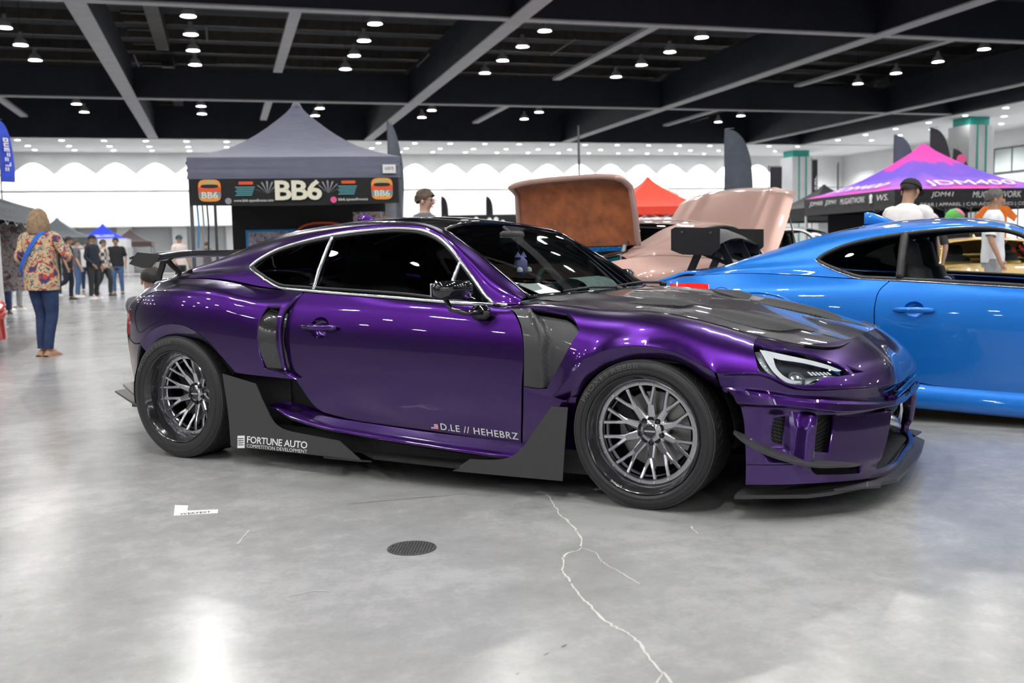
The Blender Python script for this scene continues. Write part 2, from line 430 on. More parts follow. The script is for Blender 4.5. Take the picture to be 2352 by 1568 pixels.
wl = hbox('wall_left', M_white, None, -46.4, -46, -42, 83.4, 0, 13.6); tag(wl, 'white side wall at the far side of the hall', 'wall', kind='structure')
wfz = hbox('wall_front', M_white, None, -46, 57.2, -42.4, -42, 0, 13.6); tag(wfz, 'white wall closing the hall opposite the far end', 'wall', kind='structure')
for (l, d) in ((49.2, 78.6), (49.0, 56.9), (49.0, 35.)):
    cl = hbox('column', M_conc, wr, l-1.0, l+1.0, d-1.0, d+1.0, 0, 8.75)
    hbox('capital', M_teal, cl, l-.8, l+.8, d-.8, d+.8, 8.75, 9.3)
    for s_ in (-.35, .35): hbox('groove', M_teal, cl, l+s_-.06, l+s_+.06, d-1.04, d-.98, 0, 8.75)

# ---- pendant high-bay lamps
def lamp_proto():
    b = MB(); b.lathe([(.02, .52), (.075, .50), (.085, .34), (.12, .30), (.20, .22), (.275, .06), (.29, 0), (.282, 0), (.262, .06), (.19, .2), (.06, .28)], n=20)
    o = b.build('high_bay_lamp', M_shade, None, smooth=True)
    one('diffuser', M_glow, o, 'lathe', [(.001, .035), (.15, .035), (.24, .06)], n=10)
    one('cord', M_cord, o, 'cyl', (0, 0, .5), (0, 0, 3.7), .012, 5)
    return o
LP = lamp_proto(); first = True
for lat in (-28.4, -21.3, -14.4, -7.43, -.77, 6.03, 12.85, 19.78, 27.2, 34.1):
    for dep in (-21.2, -18., -14.9, -11.7, -1.2, 1.9, 5.1, 8.3, 18.8, 21.9, 25.1, 28.3, 38.85, 41.95, 45.1, 48.35, 58.1, 61.3, 64.5):
        if dep < -5 and (lat < -22 or lat > 28): continue
        o = LP if first else copy_tree(LP); first = False
        p = HW(lat, dep, 9.8); o.location = p
        tag(o, 'white round pendant high-bay lamp hanging from the dark ceiling', 'lamp', 'pendant lamps over the hall')
# ---- recessed downlights in the white soffit
def down_proto():
    o = one('recessed_downlight', M_alu, None, 'lathe', [(.20, .02), (.27, .02), (.28, -.012), (.25, -.03), (.20, -.005)], n=16, smooth=True)
    one('lens', M_down, o, 'lathe', [(.001, -.004), (.205, .0), (.205, .02)], n=14)
    return o
DP = down_proto(); first = True
spots = [(-12.9+2.72*k+(0 if r else 0), d) for r, d in enumerate((74.8, 78.4, 81.2)) for k in range(23 if r < 2 else 22)]
spots += [(l, d) for l in (47.5, 50.6, 53.6) for d in np.arange(41.5, 72.5, 3.55)]
for (l, d) in spots:
    o = DP if first else copy_tree(DP); first = False
    o.location = HW(l, d, 9.296); tag(o, 'small bright recessed downlight in the white soffit', 'downlight', 'recessed soffit downlights')
def washer(l, d, cone=94, soft=.12):
    ld = bpy.data.lights.new('wall_wash_spot', 'SPOT'); ld.energy = WASH_POWER; ld.spot_size = math.radians(cone); ld.spot_blend = soft; ld.shadow_soft_size = .05
    ld.color = (1, .99, .98)
    o = bpy.data.objects.new('wall_wash_spot', ld); COL.objects.link(o); o.location = HW(l, d, 9.22)
for k in range(24): washer(-16.3+2.92*k, 82.2)
for k in range(12): washer(54.2, 40+3.6*k, 130, .9)
for k in range(22): washer(-34+4.2*k, -41.2)  # spots added on the unseen front wall to brighten reflections in the bodywork
# ================================================================== coupe body surfaces (car frame: x forward, y left, z up)
def table(rows): return np.array(rows, float)
FR = np.array([0, .18, .41, .62, .78, .92])      # height fractions of the lower side lines
#            x      w0    w1    w2    w3    w4    w5    w6    w7    zc    z7
WIDE = table([
 (-1.95, .585, .610, .635, .650, .655, .650, .635, .600, .750, .800),
 (-1.85, .690, .720, .745, .760, .765, .755, .735, .660, .775, .838),
 (-1.75, .755, .795, .820, .836, .838, .822, .790, .695, .812, .874),
 (-1.60, .820, .865, .895, .910, .910, .890, .850, .722, .850, .908),
 (-1.45, .850, .900, .935, .950, .948, .925, .878, .735, .873, .924),
 (-1.285,.860, .920, .955, .968, .962, .938, .888, .745, .886, .930),
 (-1.10, .870, .925, .955, .967, .962, .938, .888, .755, .887, .920),
 (-.95,  .870, .920, .945, .955, .950, .930, .888, .768, .868, .902),
 (-.80,  .870, .910, .932, .942, .938, .918, .884, .785, .832, .880),
 (-.65,  .866, .902, .922, .930, .926, .906, .874, .800, .812, .870),
 (-.50,  .862, .895, .914, .920, .916, .896, .866, .812, .806, .860),
 (.0,    .855, .875, .888, .892, .885, .864, .842, .818, .800, .829),
 (.45,   .853, .873, .886, .890, .882, .860, .836, .808, .782, .803),
 (.62,   .853, .874, .888, .891, .882, .858, .828, .785, .782, .800),
 (.75,   .860, .885, .900, .902, .892, .862, .822, .765, .792, .808),
 (.90,   .870, .905, .925, .926, .912, .874, .818, .752, .780, .796),
 (1.05,  .880, .925, .950, .953, .934, .884, .816, .745, .762, .778),
 (1.20,  .885, .935, .965, .970, .948, .893, .820, .740, .762, .778),
 (1.30,  .885, .935, .965, .970, .948, .893, .820, .738, .756, .772),
 (1.45,  .880, .930, .960, .966, .943, .886, .814, .732, .730, .746),
 (1.60,  .870, .925, .955, .957, .930, .870, .798, .720, .690, .706),
 (1.75,  .855, .905, .932, .932, .912, .866, .795, .700, .648, .664)])
STOCK = table([
 (-1.98, .560, .585, .600, .615, .615, .610, .600, .580, .770, .860),
 (-1.88, .680, .700, .715, .725, .725, .715, .695, .640, .785, .880),
 (-1.75, .755, .785, .800, .808, .805, .790, .755, .680, .800, .893),
 (-1.60, .795, .830, .848, .855, .850, .825, .785, .705, .815, .903),
 (-1.45, .815, .855, .872, .880, .875, .850, .805, .722, .828, .908),
 (-1.285,.825, .868, .885, .893, .888, .865, .820, .738, .834, .905),
 (-1.10, .835, .872, .888, .895, .890, .868, .828, .752, .836, .897),
 (-.95,  .842, .872, .887, .894, .888, .866, .832, .768, .832, .887),
 (-.80,  .847, .872, .886, .892, .886, .865, .836, .785, .826, .876),
 (-.65,  .850, .872, .885, .890, .884, .862, .838, .802, .820, .868),
 (-.50,  .852, .873, .885, .890, .883, .861, .838, .813, .814, .860),
 (.0,    .855, .875, .888, .892, .885, .864, .842, .818, .800, .829),
 (.45,   .853, .873, .886, .890, .882, .860, .836, .808, .782, .803),
 (.62,   .853, .874, .888, .891, .882, .858, .828, .785, .782, .800),
 (.75,   .855, .878, .890, .892, .880, .852, .815, .762, .790, .806),
 (.90,   .857, .882, .893, .893, .878, .848, .808, .748, .780, .796),
 (1.05,  .860, .886, .897, .895, .878, .845, .802, .740, .764, .780),
 (1.285, .862, .888, .900, .898, .880, .845, .800, .732, .752, .768),
 (1.45,  .860, .884, .895, .892, .872, .836, .790, .722, .730, .746),
 (1.60,  .850, .872, .882, .878, .856, .818, .770, .705, .690, .706),
 (1.75,  .830, .850, .858, .850, .826, .786, .738, .675, .648, .664)])
def side_surf(T, sig=5.):
    us = np.arange(T[0, 0], T[-1, 0]+1e-6, .01); L = hermite1(T[:, 0], T[:, 1:])(us); L = gsm(L, sig)
    zc, z7 = L[:, 8], L[:, 9]; z0 = .19
    Wc = L[:, :8]; Zc = np.stack([z0+(zc-z0)*f for f in FR]+[zc, z7], 1)
    tk = np.linspace(0, 1, 8); vs = np.linspace(0, 1, 141)
    P = np.zeros((len(us), len(vs), 3))
    for i in range(len(us)):
        P[i, :, 0] = us[i]; P[i, :, 1] = -hermite1(tk, Wc[i])(vs); P[i, :, 2] = hermite1(tk, Zc[i])(vs)
    P[:, :, 1] = gsm(P[:, :, 1], 3., 1); P[:, :, 2] = np.maximum.accumulate(gsm(P[:, :, 2], 3., 1)+np.arange(141)*1e-6, 1)
    return Surf(us, vs, P, flip=False)
S_wide = side_surf(WIDE)
rr_ = np.hypot(S_wide.P[:, :, 0]-1.285, S_wide.P[:, :, 2]-.30); win_ = np.exp(-((S_wide.P[:, :, 0]-1.26)/.42)**6)
PW = S_wide.P.copy(); PW[:, :, 1] -= win_*(.030*np.exp(-(np.maximum(rr_-.352, 0)/.026)**2)-.014)
PW[:, :, 1] = gsm(gsm(PW[:, :, 1], 1.2, 0), 1.2, 1); S_wide = Surf(S_wide.us, S_wide.vs, PW)
S_stock = side_surf(STOCK)

# greenhouse side: belt -> window top line -> rail -> roof / screen edge
G1 = table([(-1.75, .650, .890), (-1.50, .672, .943), (-1.25, .685, .968), (-1.05, .695, .986), (-.955, .692, 1.000), (-.80, .676, 1.062), (-.66, .662, 1.096), (-.49, .650, 1.122), (-.25, .640, 1.143), (-.03, .640, 1.146), (.10, .648, 1.128), (.215, .668, 1.076), (.307, .700, 1.000), (.43, .748, .888), (.505, .775, .818), (.56, .782, .803), (.68, .758, .800)])
G3 = table([(-1.75, .560, .918), (-1.60, .552, .948), (-1.484, .545, .985), (-1.265, .535, 1.046), (-1.08, .527, 1.104), (-.90, .522, 1.147), (-.656, .520, 1.178), (-.345, .528, 1.195), (-.10, .548, 1.190), (.08, .580, 1.168), (.18, .600, 1.132), (.314, .622, 1.055), (.448, .650, .972), (.577, .680, .886), (.635, .694, .848), (.68, .706, .822)])
def green_surf(T):
    us = np.arange(-1.75, .6601, .01)
    base = hermite1(T[:, 0], T[:, [8, 10]])(us); base = gsm(base, 5.)
    g1 = gsm(hermite1(G1[:, 0], G1[:, 1:])(us), 2.); g3 = gsm(hermite1(G3[:, 0], G3[:, 1:])(us), 3.)
    g1[:, 1] = np.minimum(g1[:, 1], g3[:, 1]-.008); g1[:, 1] = np.maximum(g1[:, 1], base[:, 1]+.004)
    vs = np.linspace(0, 1, 101); P = np.zeros((len(us), 101, 3)); P[:, :, 0] = us[:, None]
    for i in range(len(us)):
        b, a, e = base[i], g1[i], g3[i]; h = e[1]-a[1]
        m1 = a+(e-a)*.5+np.array([.020, .010])*min(1, h/.05)
        K = np.array([b, b+(a-b)*.5+np.array([.012, 0]), a, m1, e])
        c = hermite1(np.array([0, .25, .5, .75, 1.]), K)(vs); P[i, :, 1] = -c[:, 0]; P[i, :, 2] = c[:, 1]
    P[:, :, 1] = gsm(P[:, :, 1], 2., 0); P[:, :, 2] = gsm(P[:, :, 2], 2., 0)
    return Surf(us, vs, P)
S_gw = green_surf(WIDE); S_gs = green_surf(STOCK)

# roof, rear screen, deck: z over (x, y)
RC = table([(-2.06, .885), (-1.95, .905), (-1.86, .930), (-1.80, .932), (-1.70, .936), (-1.62, .952), (-1.48, .998), (-1.265, 1.065), (-1.08, 1.128), (-.90, 1.172), (-.70, 1.205), (-.50, 1.222), (-.30, 1.227), (-.10, 1.217), (.08, 1.182), (.18, 1.15)])
GE = table([(-2.06, .56, .855), (-1.95, .575, .885), (-1.86, .57, .918), (-1.80, .565, .918)]+[tuple(r) for r in G3 if -1.76 < r[0] < .19])
us = np.arange(-2.05, .1801, .01); vs = np.linspace(-1, 1, 81)
zc_ = gsm(hermite1(RC[:, 0], RC[:, 1])(us), 3.); ge_ = gsm(hermite1(GE[:, 0], GE[:, 1:])(us), 3.)
P = np.zeros((len(us), 81, 3)); P[:, :, 0] = us[:, None]; P[:, :, 1] = -ge_[:, :1]*vs[None]; P[:, :, 2] = zc_[:, None]+(ge_[:, 1:]-zc_[:, None])*np.abs(vs[None])**2.4
S_top = Surf(us, vs, P, flip=True)
# windscreen
vs = np.linspace(-1, 1, 61); us = np.linspace(0, 1, 61)
ex = np.linspace(.165, .66, 61); ee = hermite1(G3[:, 0], G3[:, 1:])(ex)
C_ = hermite1(np.array([0, .5, 1.]), np.array([(.055, 1.186), (.42, 1.02), (.755, .828)]))(us)
P = np.zeros((61, 61, 3)); q_ = np.abs(vs)[None]**2.2
P[:, :, 0] = C_[:, :1]+(ex[:, None]-C_[:, :1])*q_; P[:, :, 1] = -ee[:, :1]*vs[None]; P[:, :, 2] = C_[:, 1:]+(ee[:, 1:]-C_[:, 1:])*q_
S_ws = Surf(us, vs, P, flip=True)
# hood: z over (x, y)
HC = table([(.55, .842), (.75, .838), (.95, .828), (1.15, .808), (1.35, .780), (1.55, .742), (1.75, .698), (1.88, .668), (2.0, .640)])
HE = table([(.55, .770, .806), (.75, .765, .808), (.90, .752, .796), (1.05, .745, .778), (1.20, .740, .778), (1.30, .738, .772), (1.45, .732, .746), (1.60, .720, .706), (1.75, .690, .664), (1.88, .64, .630), (2.0, .60, .605)])
us = np.arange(.55, 2.0001, .01); vs = np.linspace(-1, 1, 121)
zc_ = gsm(hermite1(HC[:, 0], HC[:, 1])(us), 4.); he_ = gsm(hermite1(HE[:, 0], HE[:, 1:])(us), 4.)
P = np.zeros((len(us), 121, 3)); P[:, :, 0] = us[:, None]; P[:, :, 1] = -he_[:, :1]*vs[None]
rise = np.exp(-((np.abs(vs)-.60)/.09)**2)[None]*(.016*np.exp(-((us-1.3)/.55)**4))[:, None]
P[:, :, 2] = zc_[:, None]+(he_[:, 1:]-zc_[:, None])*np.abs(vs[None])**2.0-.012*(1-vs[None]**2)*np.clip((us[:, None]-1.0)/.4, 0, 1)+rise
S_hood = Surf(us, vs, P, flip=True)
# front end: s along the plan from the wheel arch to the centre line, t up the face
PLAN = table([(1.50, .955), (1.60, .955), (1.70, .945), (1.80, .91), (1.90, .835), (1.99, .72), (2.055, .59), (2.108, .44), (2.130, .36), (2.139, .31), (2.145, 0.)])
S_ = np.r_[0, np.cumsum(np.linalg.norm(np.diff(PLAN, axis=0), axis=1))]; SEND = S_[-1]
us = np.arange(0, SEND+1e-6, .008); us = np.linspace(0, SEND, len(us))
ext = np.concatenate([PLAN, PLAN[-2::-1][:3]*np.array([1, -1])]); se = np.r_[0, np.cumsum(np.linalg.norm(np.diff(ext, axis=0), axis=1))]
pl = gsm(hermite1(se, ext)(us), 4.); pl2 = np.concatenate([pl[1:], pl[-1:]+(pl[-1:]-pl[-2:-1])*np.array([0, 1])]); pl1 = np.concatenate([pl[:1]*2-pl[1:2], pl[:-1]])
tn = pl2-pl1; tn /= np.linalg.norm(tn, axis=1)[:, None]; nin = np.stack([tn[:, 1], -tn[:, 0]], 1)   # inward in (x,w)
nin[np.einsum('ij,ij->i', nin, pl-np.array([1.2, 0])) > 0] *= -1
def sl(kx, ky): return gsm(hermite1(kx, ky)(us), 4.)
zn = sl([0, .12, .29, .36, .45, .60, .97, SEND], [.565, .56, .555, .515, .500, .492, .468, .462])      # nose ledge
zg = sl([0, .25, .36, .45, .95, SEND], [.50, .488, .468, .457, .398, .388])                            # groove bottom
zb = sl([0, .26, .38, .49, .54, .94, SEND], [.455, .442, .434, .412, .404, .380, .372])                # lower edge of second ledge
zt = sl([0, .22, .42, .60, .75, 1.0, SEND], [.715, .689, .658, .643, .641, .643, .645]); ot = sl([0, .10, .22, .42, .60, .75, 1.0, SEND], [.22, .225, .235, .205, .185, .172, .172, .175])
z0 = sl([0, .2, .40, .58, .83, SEND], [.14, .138, .140, .130, .105, .095])
fade = sl([0, .18, .36, .5, SEND], [.15, .3, .9, 1., 1.])
lines = [(z0, .005), (z0+(zb-z0)*.35, .012), (z0+(zb-z0)*.75, .020), (zb-.010, .034*fade), (zb+.003, -.016*fade), (zb+(zg-zb)*.7+.003, -.010*fade), (zg+.003, -.002), (zg+.010, .034*fade), (zn-.012, .032*fade), (zn-.003, -.004*fade), (zn+.010, .002), (zn+(zt-zn)*.3, .026), (zn+(zt-zn)*.55, ot*.36), (zn+(zt-zn)*.8, ot*.68), (zt, ot)]
k_ = len(lines); Zl = np.stack([np.broadcast_to(a, us.shape) for a, b in lines], 1); Ol = np.stack([np.broadcast_to(b, us.shape) for a, b in lines], 1)
Zl = np.maximum.accumulate(Zl+np.arange(k_)*1e-5, 1)
vs = np.linspace(0, 1, 169); P = np.zeros((len(us), 169, 3)); tk = np.linspace(0, 1, k_)
for i in range(len(us)):
    z = np.where(vs < tk[10], np.interp(vs, tk, Zl[i]), hermite1(tk, Zl[i])(vs)); o = np.where(vs < tk[10], np.interp(vs, tk, Ol[i]), hermite1(tk, Ol[i])(vs))
    z = np.maximum.accumulate(gsm(z, .45)+np.arange(169)*1e-6); o = gsm(o, .45)
    P[i, :, 0] = pl[i, 0]+nin[i, 0]*o; P[i, :, 1] = -(pl[i, 1]+nin[i, 1]*o); P[i, :, 2] = z
S_front = Surf(us, vs, P)
def uvz(S): return lambda x, z: (lambda v: (S.pt(x, v), S.nm(x, v)))(S.v_at(x, z))
def uvr(S): return lambda u, v: (S.pt(u, v), S.nm(u, v))
# ================================================================== vehicle materials
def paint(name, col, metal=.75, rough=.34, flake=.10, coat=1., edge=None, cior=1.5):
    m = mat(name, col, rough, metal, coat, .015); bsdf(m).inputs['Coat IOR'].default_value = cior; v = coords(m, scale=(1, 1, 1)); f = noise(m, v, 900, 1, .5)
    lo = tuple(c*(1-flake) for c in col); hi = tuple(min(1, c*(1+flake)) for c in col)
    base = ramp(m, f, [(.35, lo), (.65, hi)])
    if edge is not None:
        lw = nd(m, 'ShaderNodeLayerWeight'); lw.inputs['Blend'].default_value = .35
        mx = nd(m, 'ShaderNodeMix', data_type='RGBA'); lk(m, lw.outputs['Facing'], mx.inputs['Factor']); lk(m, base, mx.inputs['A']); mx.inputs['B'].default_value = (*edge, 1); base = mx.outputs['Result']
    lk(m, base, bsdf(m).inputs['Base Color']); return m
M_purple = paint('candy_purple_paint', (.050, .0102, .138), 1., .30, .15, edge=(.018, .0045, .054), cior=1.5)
M_blue = paint('blue_paint', (.002, .165, .63), .35, .38, .08)
M_copper = paint('rose_copper_paint', (.46, .29, .25), .45, .42, .05)
M_yellow = paint('gold_yellow_paint', (.62, .40, .08), .35, .4, .05)
M_gblack = mat('gloss_black', (.006, .006, .008), .08, coat=1., coat_rough=.02)
M_sblack = noisy('satin_black', (.012, .012, .014), .2, 30, .45)
M_black = mat('deep_black', (.004, .004, .005), .8)
M_plastic = noisy('black_plastic', (.02, .021, .023), .2, 40, .55)
M_chrome = mat('chrome_trim', (.78, .79, .82), .16, metal=1.)
M_dchrome = mat('dark_chrome', (.52, .52, .56), .18, metal=1.)
M_gun = mat('dark_lip_metal', (.06, .06, .075), .14, metal=.9, coat=1.)
M_steel = mat('brake_steel', (.35, .34, .33), .38, metal=1.)
M_rubber = noisy('tyre_rubber', (.022, .022, .024), .15, 60, .52, bmp=.05)
M_tread = noisy('tyre_tread', (.018, .018, .019), .2, 90, .75, bmp=.2)
M_print = mat('tyre_lettering', (.10, .10, .105), .5)
M_white_v = mat('white_vinyl', (.82, .82, .84), .45)
M_pipe = mat('polished_pipe', (.62, .64, .68), .25, metal=1.)
M_redlens = mat('red_lens', (.55, .012, .012), .08, coat=1., emit=(1, .05, .03), estr=.15)
M_lens = mat('clear_lamp_plastic', (.42, .45, .48), .22, metal=.8)
M_drl = mat('led_strip', (.86, .88, .90), .3, emit=(1, 1, 1), estr=.12)
M_bucket = mat('lamp_bucket', (.05, .055, .06), .25, metal=.6)
M_reflector = mat('lamp_reflector_chrome', (.75, .77, .8), .12, metal=1.)
M_grey_int = noisy('grey_dash', (.30, .37, .37), .2, 20, .7)
M_dark_int = noisy('dark_upholstery', (.03, .034, .038), .2, 30, .8)
def carbon(name, c0=(.012, .012, .013), c1=(.045, .045, .048), scale=170, rough=.35, coat=.5):
    m = mat(name, c0, rough, 0., coat, .06); v = coords(m, scale=(scale, scale, scale), rot=(0, 0, 0))
    sp = nd(m, 'ShaderNodeSeparateXYZ'); lk(m, v, sp.inputs[0])
    ad = nd(m, 'ShaderNodeMath', operation='ADD'); lk(m, sp.outputs[0], ad.inputs[0]); lk(m, sp.outputs[2], ad.inputs[1])
    fl = nd(m, 'ShaderNodeMath', operation='FLOOR'); lk(m, sp.outputs[2], fl.inputs[0])
    a2 = nd(m, 'ShaderNodeMath', operation='MULTIPLY_ADD'); lk(m, fl.outputs[0], a2.inputs[0]); a2.inputs[1].default_value = .5; lk(m, sp.outputs[0], a2.inputs[2])
    fr = nd(m, 'ShaderNodeMath', operation='FRACT'); lk(m, a2.outputs[0], fr.inputs[0])
    lk(m, ramp(m, fr.outputs[0], [(0., c0), (.45, c0), (.55, c1), (1., c1)]), bsdf(m).inputs['Base Color'])
    return m
M_carbon = carbon('carbon_twill')
M_carbon_dull = carbon('carbon_satin', (.024, .024, .026), (.056, .056, .060), 300, .5, .12)
M_carbon_gloss = carbon('carbon_gloss', (.008, .008, .010), (.022, .022, .026), 150, .2, 1.)
def glass(name, tint=(.40, .47, .46), ior=1.5):
    m = bpy.data.materials.new(name); m.use_nodes = True; nt = m.node_tree; nt.nodes.clear()
    o = nt.nodes.new('ShaderNodeOutputMaterial'); mx = nt.nodes.new('ShaderNodeMixShader'); t = nt.nodes.new('ShaderNodeBsdfTransparent'); g = nt.nodes.new('ShaderNodeBsdfGlossy'); f = nt.nodes.new('ShaderNodeFresnel')
    t.inputs[0].default_value = (*tint, 1); g.inputs['Roughness'].default_value = .01; f.inputs['IOR'].default_value = ior
    nt.links.new(f.outputs[0], mx.inputs[0]); nt.links.new(t.outputs[0], mx.inputs[1]); nt.links.new(g.outputs[0], mx.inputs[2]); nt.links.new(mx.outputs[0], o.inputs[0]); return m
M_ws = glass('windscreen_glass', (.70, .78, .76)); M_tint = glass('dark_tinted_glass', (.09, .10, .10)); M_cover = glass('lamp_cover_glass', (.80, .83, .85), 1.4)
M_clear = glass('clear_window_glass', (.82, .86, .85))
def mesh_mat(name, k=420., col=(.05, .05, .055)):
    m = mat(name, (.004, .004, .004), .6, .2, spec=.25); sp = nd(m, 'ShaderNodeSeparateXYZ'); lk(m, coords(m, scale=(k, k, k)), sp.inputs[0])
    def lin(a, b, c):
        d = nd(m, 'ShaderNodeVectorMath', operation='DOT_PRODUCT'); cb = nd(m, 'ShaderNodeCombineXYZ')
        for q in range(3): lk(m, sp.outputs[q], cb.inputs[q])
        lk(m, cb.outputs[0], d.inputs[0]); d.inputs[1].default_value = (a, b, c); sn = nd(m, 'ShaderNodeMath', operation='SINE'); lk(m, d.outputs['Value'], sn.inputs[0]); return sn.outputs[0]
    mxn = nd(m, 'ShaderNodeMath', operation='MAXIMUM'); lk(m, lin(1, 1, 1.2), mxn.inputs[0]); lk(m, lin(-1, 1, -1.2), mxn.inputs[1])
    lk(m, ramp(m, mxn.outputs[0], [(.70, (.003, .003, .003)), (.85, col)]), bsdf(m).inputs['Base Color']); return m
M_mesh = mesh_mat('wire_mesh')
# ================================================================== purple wide-body coupe
CAR_LOC = (-.164, 5.315, 0.); CAR_RZ = math.radians(-29.09)
car = empty('sports_coupe', CAR_LOC, CAR_RZ, 'low purple wide-body coupe with carbon aero and dark mesh wheels', 'car')
SW = uvz(S_wide); SS = uvz(S_stock); GR = uvr(S_gw); FRN = uvr(S_front); HD = uvr(S_hood); TP = uvr(S_top); WS = uvr(S_ws)
def ontop(S, xz): xz = np.asarray(xz, float); return S.pt(xz[:, 0], S.v_at(xz[:, 0], xz[:, 1]))
def top_z(S, x, k=1.): return float(S.pt(x, k)[0][2])

# ---- wheels
def arc_text(name, s, m, parent, r, h, ang0, width_ang, height, **kw):
    """lettering bent round the sidewall; ang measured from +x towards +z, outward is -y"""
    def fn(q):
        a = ang0-q[:, 0]/r; rr = r+q[:, 1]
        return np.stack([rr*np.cos(a), np.full(len(q), -h), rr*np.sin(a)], 1)
    return lettering(name, s, m, parent, fn, width_ang*r, height, **kw)
def make_wheel(R, width, ring_in, hub_in, parent, loc, flip=False, proxes=True):
    w = empty('wheel', loc, math.pi if flip else 0., parent=parent)
    k = R-.30
    t = MB(); t.lathe([(.238, -.022), (.242, -.002), (.252+k*.3, .004), (.262+k*.5, .003), (.263+k*.5, .0055), (.272+k*.6, .006), (.273+k*.6, .004), (.284+k, .001), (.292+k, -.006), (.2985+k, -.020), (R, -.034), (R, -width+.03), (.297+k, -width+.014), (.285+k, -width), (.238, -width+.012)], n=96, axis='y')
    ty = t.build('tyre', M_rubber, w, auto=35)
    g = MB()
    for q in (.3, .5, .7): g.lathe([(R+.0008, -width*q-.006), (R+.0015, -width*q), (R+.0008, -width*q+.006)], n=64, axis='y')
    for a in np.arange(0, 2*math.pi, math.radians(7.5)):
        for s_, q in ((1, .22), (-1, .78)):
            p0 = np.array([math.cos(a)*(R+.0005), width*q-.03, math.sin(a)*(R+.0005)]); a2 = a+s_*.09; p1 = np.array([math.cos(a2)*(R+.0005), width*q+.03, math.sin(a2)*(R+.0005)])
            g.tube([p0, p1], .003, 4, cap=False)
    g.build('tread_pattern', M_tread, ty, recalc=False)
    one('mould_line', M_print, ty, 'tube', [((.2955+k)*math.cos(a), .0105, (.2955+k)*math.sin(a)) for a in np.linspace(0, 2*math.pi, 90, endpoint=False)], .0013, 5, closed=True)
    if proxes:
        arc_text('sidewall_lettering', 'PROXES R888R', M_print, ty, .262+k*.5+.014, .0075, math.radians(122 if not flip else 80), math.radians(62), .021, spacing=1.1)
    b = MB(); b.lathe([(.240, -.016), (.241, -.004), (.237, .001), (.231, -.004), (.229, -.014), (.222, -.022), (.214, -ring_in*.7), (.211, -ring_in-.012), (.206, -.14), (.204, -width+.03), (.225, -width+.012)], n=80, axis='y')
    ba = b.build('rim_barrel', M_carbon_gloss, w, auto=40)
    arc_text('lip_lettering', 'DYMAG', M_white_v, ba, .2245, .0175, math.radians(243), math.radians(13), .009) if not flip else None
    rg = MB(); rg.lathe([(.212, -ring_in-.004), (.211, -ring_in+.002), (.206, -ring_in+.004), (.192, -ring_in+.002), (.189, -ring_in-.004), (.187, -ring_in-.02), (.196, -ring_in-.024), (.210, -ring_in-.02)], n=80, axis='y', closed=True)
    ring = rg.build('rim_ring', M_dchrome, w, auto=30)
    rb = MB(); rb.lathe([(.183, -ring_in-.022), (.180, -ring_in-.016), (.176, -ring_in-.022), (.176, -ring_in-.034), (.183, -ring_in-.034)], n=72, axis='y', closed=True)
    rb.build('inner_ring', M_dchrome, w, auto=30)
    bm_ = MB(); bm_.lathe([(.0001, .004), (.0035, .004), (.0045, .0), (.0045, -.004)], n=6, axis='y'); bp = None
    for q in range(20):
        a = math.radians(18*q+9)
        if bp is None: o = bp = bm_.build('rim_bolt', M_chrome, ring)
        else: o = bp.copy(); COL.objects.link(o)
        o.location = (.2005*math.cos(a), ring_in-.0045, .2005*math.sin(a))
    # ten forked spokes
    def bar(mb, p, q, w0, w1, d0, d1):
        p, q = np.asarray(p), np.asarray(q); t_ = q-p; t_ /= np.linalg.norm(t_); yv = np.array([0, 1., 0]); s_ = np.cross(t_, yv); s_ /= np.linalg.norm(s_)
        V = []
        for (c, wd_, dp) in ((p, w0, d0), (q, w1, d1)):
            V += [c+s_*wd_*.5+yv*.004, c+s_*wd_*.28, c-s_*wd_*.28, c-s_*wd_*.5+yv*.004, c-s_*wd_*.42+yv*dp, c+s_*wd_*.42+yv*dp]
        F = [(i, (i+1) % 6, 6+(i+1) % 6, 6+i) for i in range(6)]+[(5, 4, 3, 2, 1, 0), (6, 7, 8, 9, 10, 11)]
        mb.add(V, F)
    sp = MB(); f = lambda r, a, y: (r*math.cos(a), y, r*math.sin(a)); da = math.radians(8.2)
    yh, yf, yr = hub_in-.004, hub_in*.72+ring_in*.28, ring_in+.004
    bar(sp, f(.050, 0, yh+.004), f(.118, 0, yf), .036, .026, .03, .03)
    for s_ in (-1, 1):
        bar(sp, f(.110, s_*.02, yf-.001), f(.150, s_*da*.80, yf*.45+yr*.55), .020, .015, .028, .026)
        bar(sp, f(.146, s_*da*.76, yf*.48+yr*.52), f(.194, s_*da*1.12, yr), .0155, .0165, .026, .018)
    proto = sp.build('spoke', M_dchrome, w)
    for q in range(10):
        o = proto if q == 0 else proto.copy()
        if q: COL.objects.link(o)
        o.rotation_euler = (0, math.radians(36*q+18), 0)
    hb = MB(); hb.lathe([(.0001, -hub_in+.012), (.024, -hub_in+.012), (.028, -hub_in+.008), (.036, -hub_in+.004), (.060, -hub_in), (.066, -hub_in-.004), (.068, -hub_in-.03), (.0001, -hub_in-.03)], n=48, axis='y')
    hub = hb.build('hub', M_dchrome, w, auto=30)
    cp = MB(); cp.lathe([(.0001, -hub_in+.0125), (.0205, -hub_in+.0125), (.022, -hub_in+.0145), (.0235, -hub_in+.0125)], n=36, axis='y')
    cap = cp.build('centre_cap', M_gun, hub, auto=40); one('cap_bar', M_chrome, cap, 'box', (0, hub_in-.0145, 0), (.046, .003, .007))
    lg = MB(); lg.lathe([(.0001, .008), (.004, .008), (.006, .012), (.0085, .012), (.010, .006), (.0105, -.008)], n=6, axis='y'); lp = None
    po = MB(); po.lathe([(.0001, .0005), (.0135, .0005), (.0135, -.004)], n=14, axis='y'); pp = None
